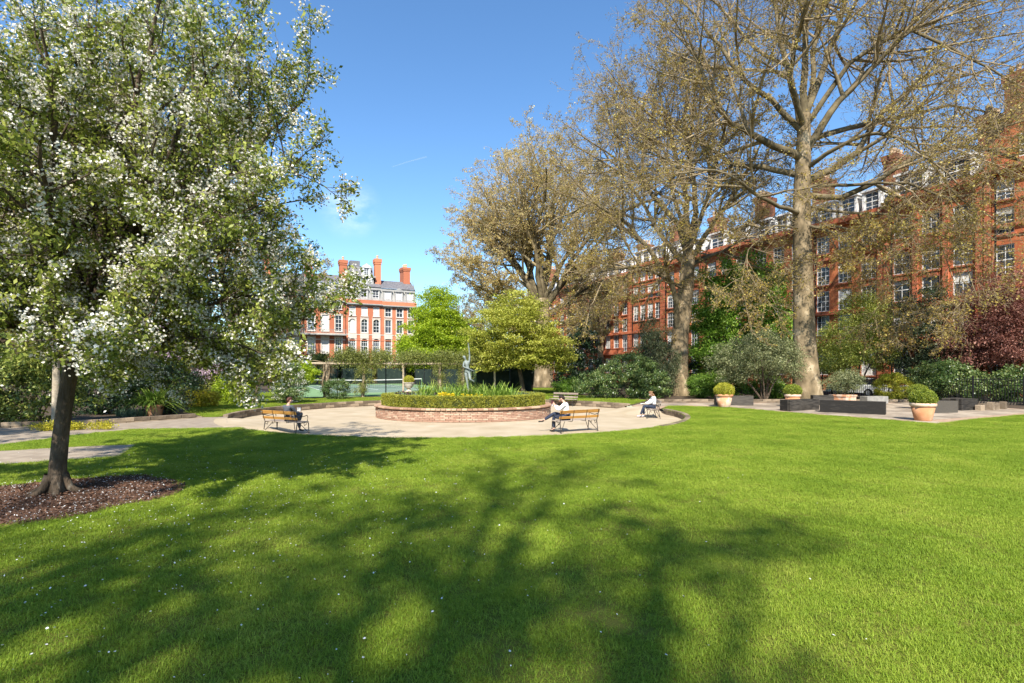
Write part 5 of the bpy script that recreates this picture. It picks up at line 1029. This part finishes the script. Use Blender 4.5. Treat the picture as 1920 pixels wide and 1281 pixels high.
# ------------------------------------------------------------------ lawn grass, mulch, petals
MC = (-7.75, 8.85)
def mulch_r(a): return 1.85+.12*math.sin(2*a+.5)+.08*math.sin(5*a)+.05*math.sin(9*a+1)
sheet('mulch_bed', [(MC[0]+mulch_r(2*math.pi*i/60)*math.cos(2*math.pi*i/60), MC[1]+mulch_r(2*math.pi*i/60)*math.sin(2*math.pi*i/60)) for i in range(60)], .022, m_mulch)
rg = np.random.default_rng(77); n = 9000
a = rg.uniform(0, 2*np.pi, n); q = np.sqrt(rg.random(n)); rad = q*np.vectorize(mulch_r)(a)
C = np.stack([MC[0]+rad*np.cos(a), MC[1]+rad*np.sin(a), .026+.03*(1-q**2)+np.abs(rg.normal(0, .008, n))], -1)
tag(link('bark_chips', np_mesh('bark_chips', *leaf_quads(rg, C, .05, 2.5, .45, .5))), kind='stuff').data.materials.append(m_mulch)
n = 1500; a = rg.uniform(0, 2*np.pi, n); rad = np.sqrt(rg.random(n))*1.85; C1 = np.stack([MC[0]+rad*np.cos(a), MC[1]+rad*np.sin(a), np.full(n, .07)], -1)
n = 2300; C2 = np.stack([-5.6+rg.normal(0, 3.2, n), 8.2+rg.normal(0, 3.2, n), np.full(n, .05)], -1)
n = 120; C3 = np.stack([rg.uniform(-7, 3, n), rg.uniform(4, 15, n), np.full(n, .05)], -1)
C = np.r_[C1, C2, C3]; C = C[(C[:, 1] > 3.4)]; ok = np.array([inside(p[:2], P_LAWN) for p in C]); C = C[ok]
tag(link('fallen_petals', np_mesh('fallen_petals', *leaf_quads(rg, C, .019, 3, .8, .5))), kind='stuff').data.materials.append(m_petal)

def vnoise(x, y, s, seed):
    r = np.random.default_rng(seed); g = r.random((64, 64)); x = x/s; y = y/s; i = np.floor(x).astype(int); j = np.floor(y).astype(int); u = x-i; v = y-j; u = u*u*(3-2*u); v = v*v*(3-2*v)
    G = lambda a, b: g[a % 64, b % 64]
    return (G(i, j)*(1-u)+G(i+1, j)*u)*(1-v)+(G(i, j+1)*(1-u)+G(i+1, j+1)*u)*v
def GRASS(name, c1, c2, c3):
    m, t, b, o = nodes(name); n_ = t.nodes; l = t.links
    g = n_.new('ShaderNodeNewGeometry'); oi = n_.new('ShaderNodeObjectInfo'); nz = n_.new('ShaderNodeTexNoise'); nz.inputs['Scale'].default_value = .55; nz.inputs['Detail'].default_value = 5; nz.inputs['Roughness'].default_value = .65
    l.new(g.outputs['Position'], nz.inputs['Vector'])
    a = n_.new('ShaderNodeMath'); a.operation = 'MULTIPLY_ADD'; a.inputs[1].default_value = .5; l.new(g.outputs['Random Per Island'], a.inputs[0])
    s = n_.new('ShaderNodeMath'); s.operation = 'MULTIPLY_ADD'; s.inputs[1].default_value = 1.5; s.inputs[2].default_value = -.52; l.new(nz.outputs['Fac'], s.inputs[0]); l.new(s.outputs[0], a.inputs[2])
    rp = n_.new('ShaderNodeValToRGB'); e = rp.color_ramp.elements; e[0].color = (*c1, 1); e[1].color = (*c3, 1); e[0].position = .1; e[1].position = .95; x = e.new(.5); x.color = (*c2, 1)
    l.new(a.outputs[0], rp.inputs[0]); l.new(rp.outputs[0], b.inputs['Base Color']); b.inputs['Roughness'].default_value = .6; b.inputs['Specular IOR Level'].default_value = .25
    tr = n_.new('ShaderNodeBsdfTranslucent'); l.new(rp.outputs[0], tr.inputs[0]); mx_ = n_.new('ShaderNodeMixShader'); mx_.inputs[0].default_value = .35
    l.new(b.outputs[0], mx_.inputs[1]); l.new(tr.outputs[0], mx_.inputs[2]); l.new(mx_.outputs[0], o.inputs[0]); return m
m_grass = GRASS('grass blade', (.15, .235, .016), (.26, .36, .028), (.42, .45, .07))
gcol = bpy.data.collections.new('grass_tufts')
for k in range(5):
    r_ = np.random.default_rng(200+k); P = np.c_[r_.uniform(-.13, .13, (44, 2)), np.zeros(44)]
    v_, f_ = blade_np(r_, P, 2, .030, .0040, .4, .55, .4, 2, .45, .012); me = np_mesh('grass_tuft', v_, f_); me.materials.append(m_grass); gcol.objects.link(bpy.data.objects.new('grass_tuft', me))
def grass(name, poly, label, dens_near, y0, y1, x0, x1, mulch=False, smin=.8, smax=1.3, seed=1):
    r_ = np.random.default_rng(seed); A = (y1-y0)*(x1-x0); n_ = int(A*dens_near); P = np.stack([r_.uniform(x0, x1, n_), r_.uniform(y0, y1, n_)], -1)
    P = P[(np.abs(P[:, 0]) < P[:, 1]*1.02+4.5)]
    keep = r_.random(len(P)) < np.clip(14/np.maximum(P[:, 1], 5), .35, 1)**1.0
    bare = vnoise(P[:, 0], P[:, 1], .27, 5)*.6+vnoise(P[:, 0], P[:, 1], .9, 6)*.4; keep &= r_.random(len(P)) > np.clip((bare-.62)*4, 0, .6)
    keep &= ~((((P[:, 0]+2.05)/.75)**2+((P[:, 1]-17.0)/.35)**2) < r_.uniform(.6, 1.2, len(P)))
    if mulch: keep &= np.hypot(P[:, 0]-MC[0], P[:, 1]-MC[1]) > np.vectorize(mulch_r)(np.arctan2(P[:, 1]-MC[1], P[:, 0]-MC[0]))-.05+r_.normal(0, .03, len(P))
    P = P[keep]; pa = np.array(poly); c = np.zeros(len(P), bool); m_ = len(pa)
    for i in range(m_):
        xa, ya = pa[i]; xb, yb = pa[i-1]
        if ya == yb: continue
        c ^= ((ya > P[:, 1]) != (yb > P[:, 1])) & (P[:, 0] < (xb-xa)*(P[:, 1]-ya)/(yb-ya)+xa)
    P = P[c]
    if mulch:
        pw = np.array(P_WEDGE); c = np.zeros(len(P), bool)
        for i in range(len(pw)):
            xa, ya = pw[i]; xb, yb = pw[i-1]
            if ya != yb: c ^= ((ya > P[:, 1]) != (yb > P[:, 1])) & (P[:, 0] < (xb-xa)*(P[:, 1]-ya)/(yb-ya)+xa)
        P = P[~c]
    me = bpy.data.meshes.new(name); me.vertices.add(len(P)); me.vertices.foreach_set('co', np.c_[P, np.full(len(P), .012)].astype(np.float32).ravel()); me.update()
    o = tag(link(name, me), kind='stuff'); md = o.modifiers.new('grass', 'NODES'); ng = bpy.data.node_groups.new('grass_scatter', 'GeometryNodeTree')
    ng.interface.new_socket('Geometry', in_out='INPUT', socket_type='NodeSocketGeometry'); ng.interface.new_socket('Geometry', in_out='OUTPUT', socket_type='NodeSocketGeometry')
    gi = ng.nodes.new('NodeGroupInput'); go = ng.nodes.new('NodeGroupOutput'); ip = ng.nodes.new('GeometryNodeInstanceOnPoints'); ci = ng.nodes.new('GeometryNodeCollectionInfo')
    ci.inputs['Collection'].default_value = gcol; ci.inputs['Separate Children'].default_value = True; ci.inputs['Reset Children'].default_value = True
    rr = ng.nodes.new('FunctionNodeRandomValue'); rr.data_type = 'FLOAT_VECTOR'; rr.inputs[1].default_value = (.12, .12, 6.283); rr.inputs[0].default_value = (-.12, -.12, 0)
    rs_ = ng.nodes.new('FunctionNodeRandomValue'); rs_.data_type = 'FLOAT'; rs_.inputs[2].default_value = smin; rs_.inputs[3].default_value = smax
    L = ng.links; L.new(gi.outputs[0], ip.inputs['Points']); L.new(ci.outputs[0], ip.inputs['Instance']); ip.inputs['Pick Instance'].default_value = True
    L.new(rr.outputs[0], ip.inputs['Rotation']); L.new(rs_.outputs[1], ip.inputs['Scale']); L.new(ip.outputs[0], go.inputs[0]); md.node_group = ng
    return o
grass('grass', P_LAWN, None, 170, 1.5, 32, -20, 38, True, .8, 1.3, 1)
grass('back_grass', P_BLAWN, None, 45, 23, 52, -25, 0, False, 1.2, 1.8, 2)
grass('side_grass', P_RLAWN, None, 40, 33, 62, -4, 11, False, 1.3, 2, 3)

# ------------------------------------------------------------------ trees behind the camera that shade the lawn
rz = np.random.default_rng(41)
def shade_tree(label, loc, h, n, sp, seed, blobs):
    r_ = np.random.default_rng(seed); ll = auto_limbs(r_, (0, 0, 0), h*.3, h*.6, 9, sp, h, .3)
    for p in ll: p[0][:] = [np.array(q)+np.array(loc) for q in p[0]]
    t, ap = build_tree('plane_tree', label, loc, GPL, 'tree', [np.array(loc)+np.array(q) for q in ((0, 0, 0), (.1, 0, h*.3), (.05, 0, h*.7))], [.6, .45, .3], ll, r_, (8, 6, 5), (.5, .5, .5), bark=m_plane, twigbark=m_limb, minr=.016)
    C = np.concatenate([along(r_, ap[-1], n), along(r_, ap[-2], n//4), crown_pts(r_, n//2, blobs, 26, .55)]); link('crown', np_mesh('crown', *leaf_quads(r_, C+r_.normal(0, .2, C.shape), .26, .4, .7)), m_mid, t); return t
shade_tree('leafy tree behind the camera whose shade falls across the middle of the lawn', (-2.0, -14.5, 0), 26, 1500, 4.3, 1, [(.8, 0, 22.5, 2.4, 3, 2.6), (-3, 0, 20.5, 2.6, 3, 2.0)])
shade_tree('leafy tree behind the camera shading the left of the lawn', (-8.0, -12.5, 0), 21, 900, 5.2, 2, [(0, 0, 17.5, 3.0, 3, 2.4)])

shade_tree('leafy tree out of view on the left dappling the paths with shade', (-19.5, 9.5, 0), 12, 1500, 4.2, 3, [(0, 0, 8.5, 3.2, 3, 2.2)])
# old contrail high in the sky
ct = tag(MB().tube([PX(735, 313, 2200), PX(765, 303.5, 2200), PX(800, 294, 2200)], [1.2, 2.2, 3.0], 8).obj('contrail', None), 'faint thin white contrail slanting across the blue sky', 'contrail')
mc_, t_, b_, o_ = nodes('contrail vapour'); tp_ = t_.nodes.new('ShaderNodeBsdfTransparent'); df_ = t_.nodes.new('ShaderNodeBsdfDiffuse'); df_.inputs[0].default_value = (.8, .8, .8, 1); mx_ = t_.nodes.new('ShaderNodeMixShader'); mx_.inputs[0].default_value = .05
t_.links.new(tp_.outputs[0], mx_.inputs[1]); t_.links.new(df_.outputs[0], mx_.inputs[2]); t_.links.new(mx_.outputs[0], o_.inputs[0]); ct.data.materials.append(mc_)
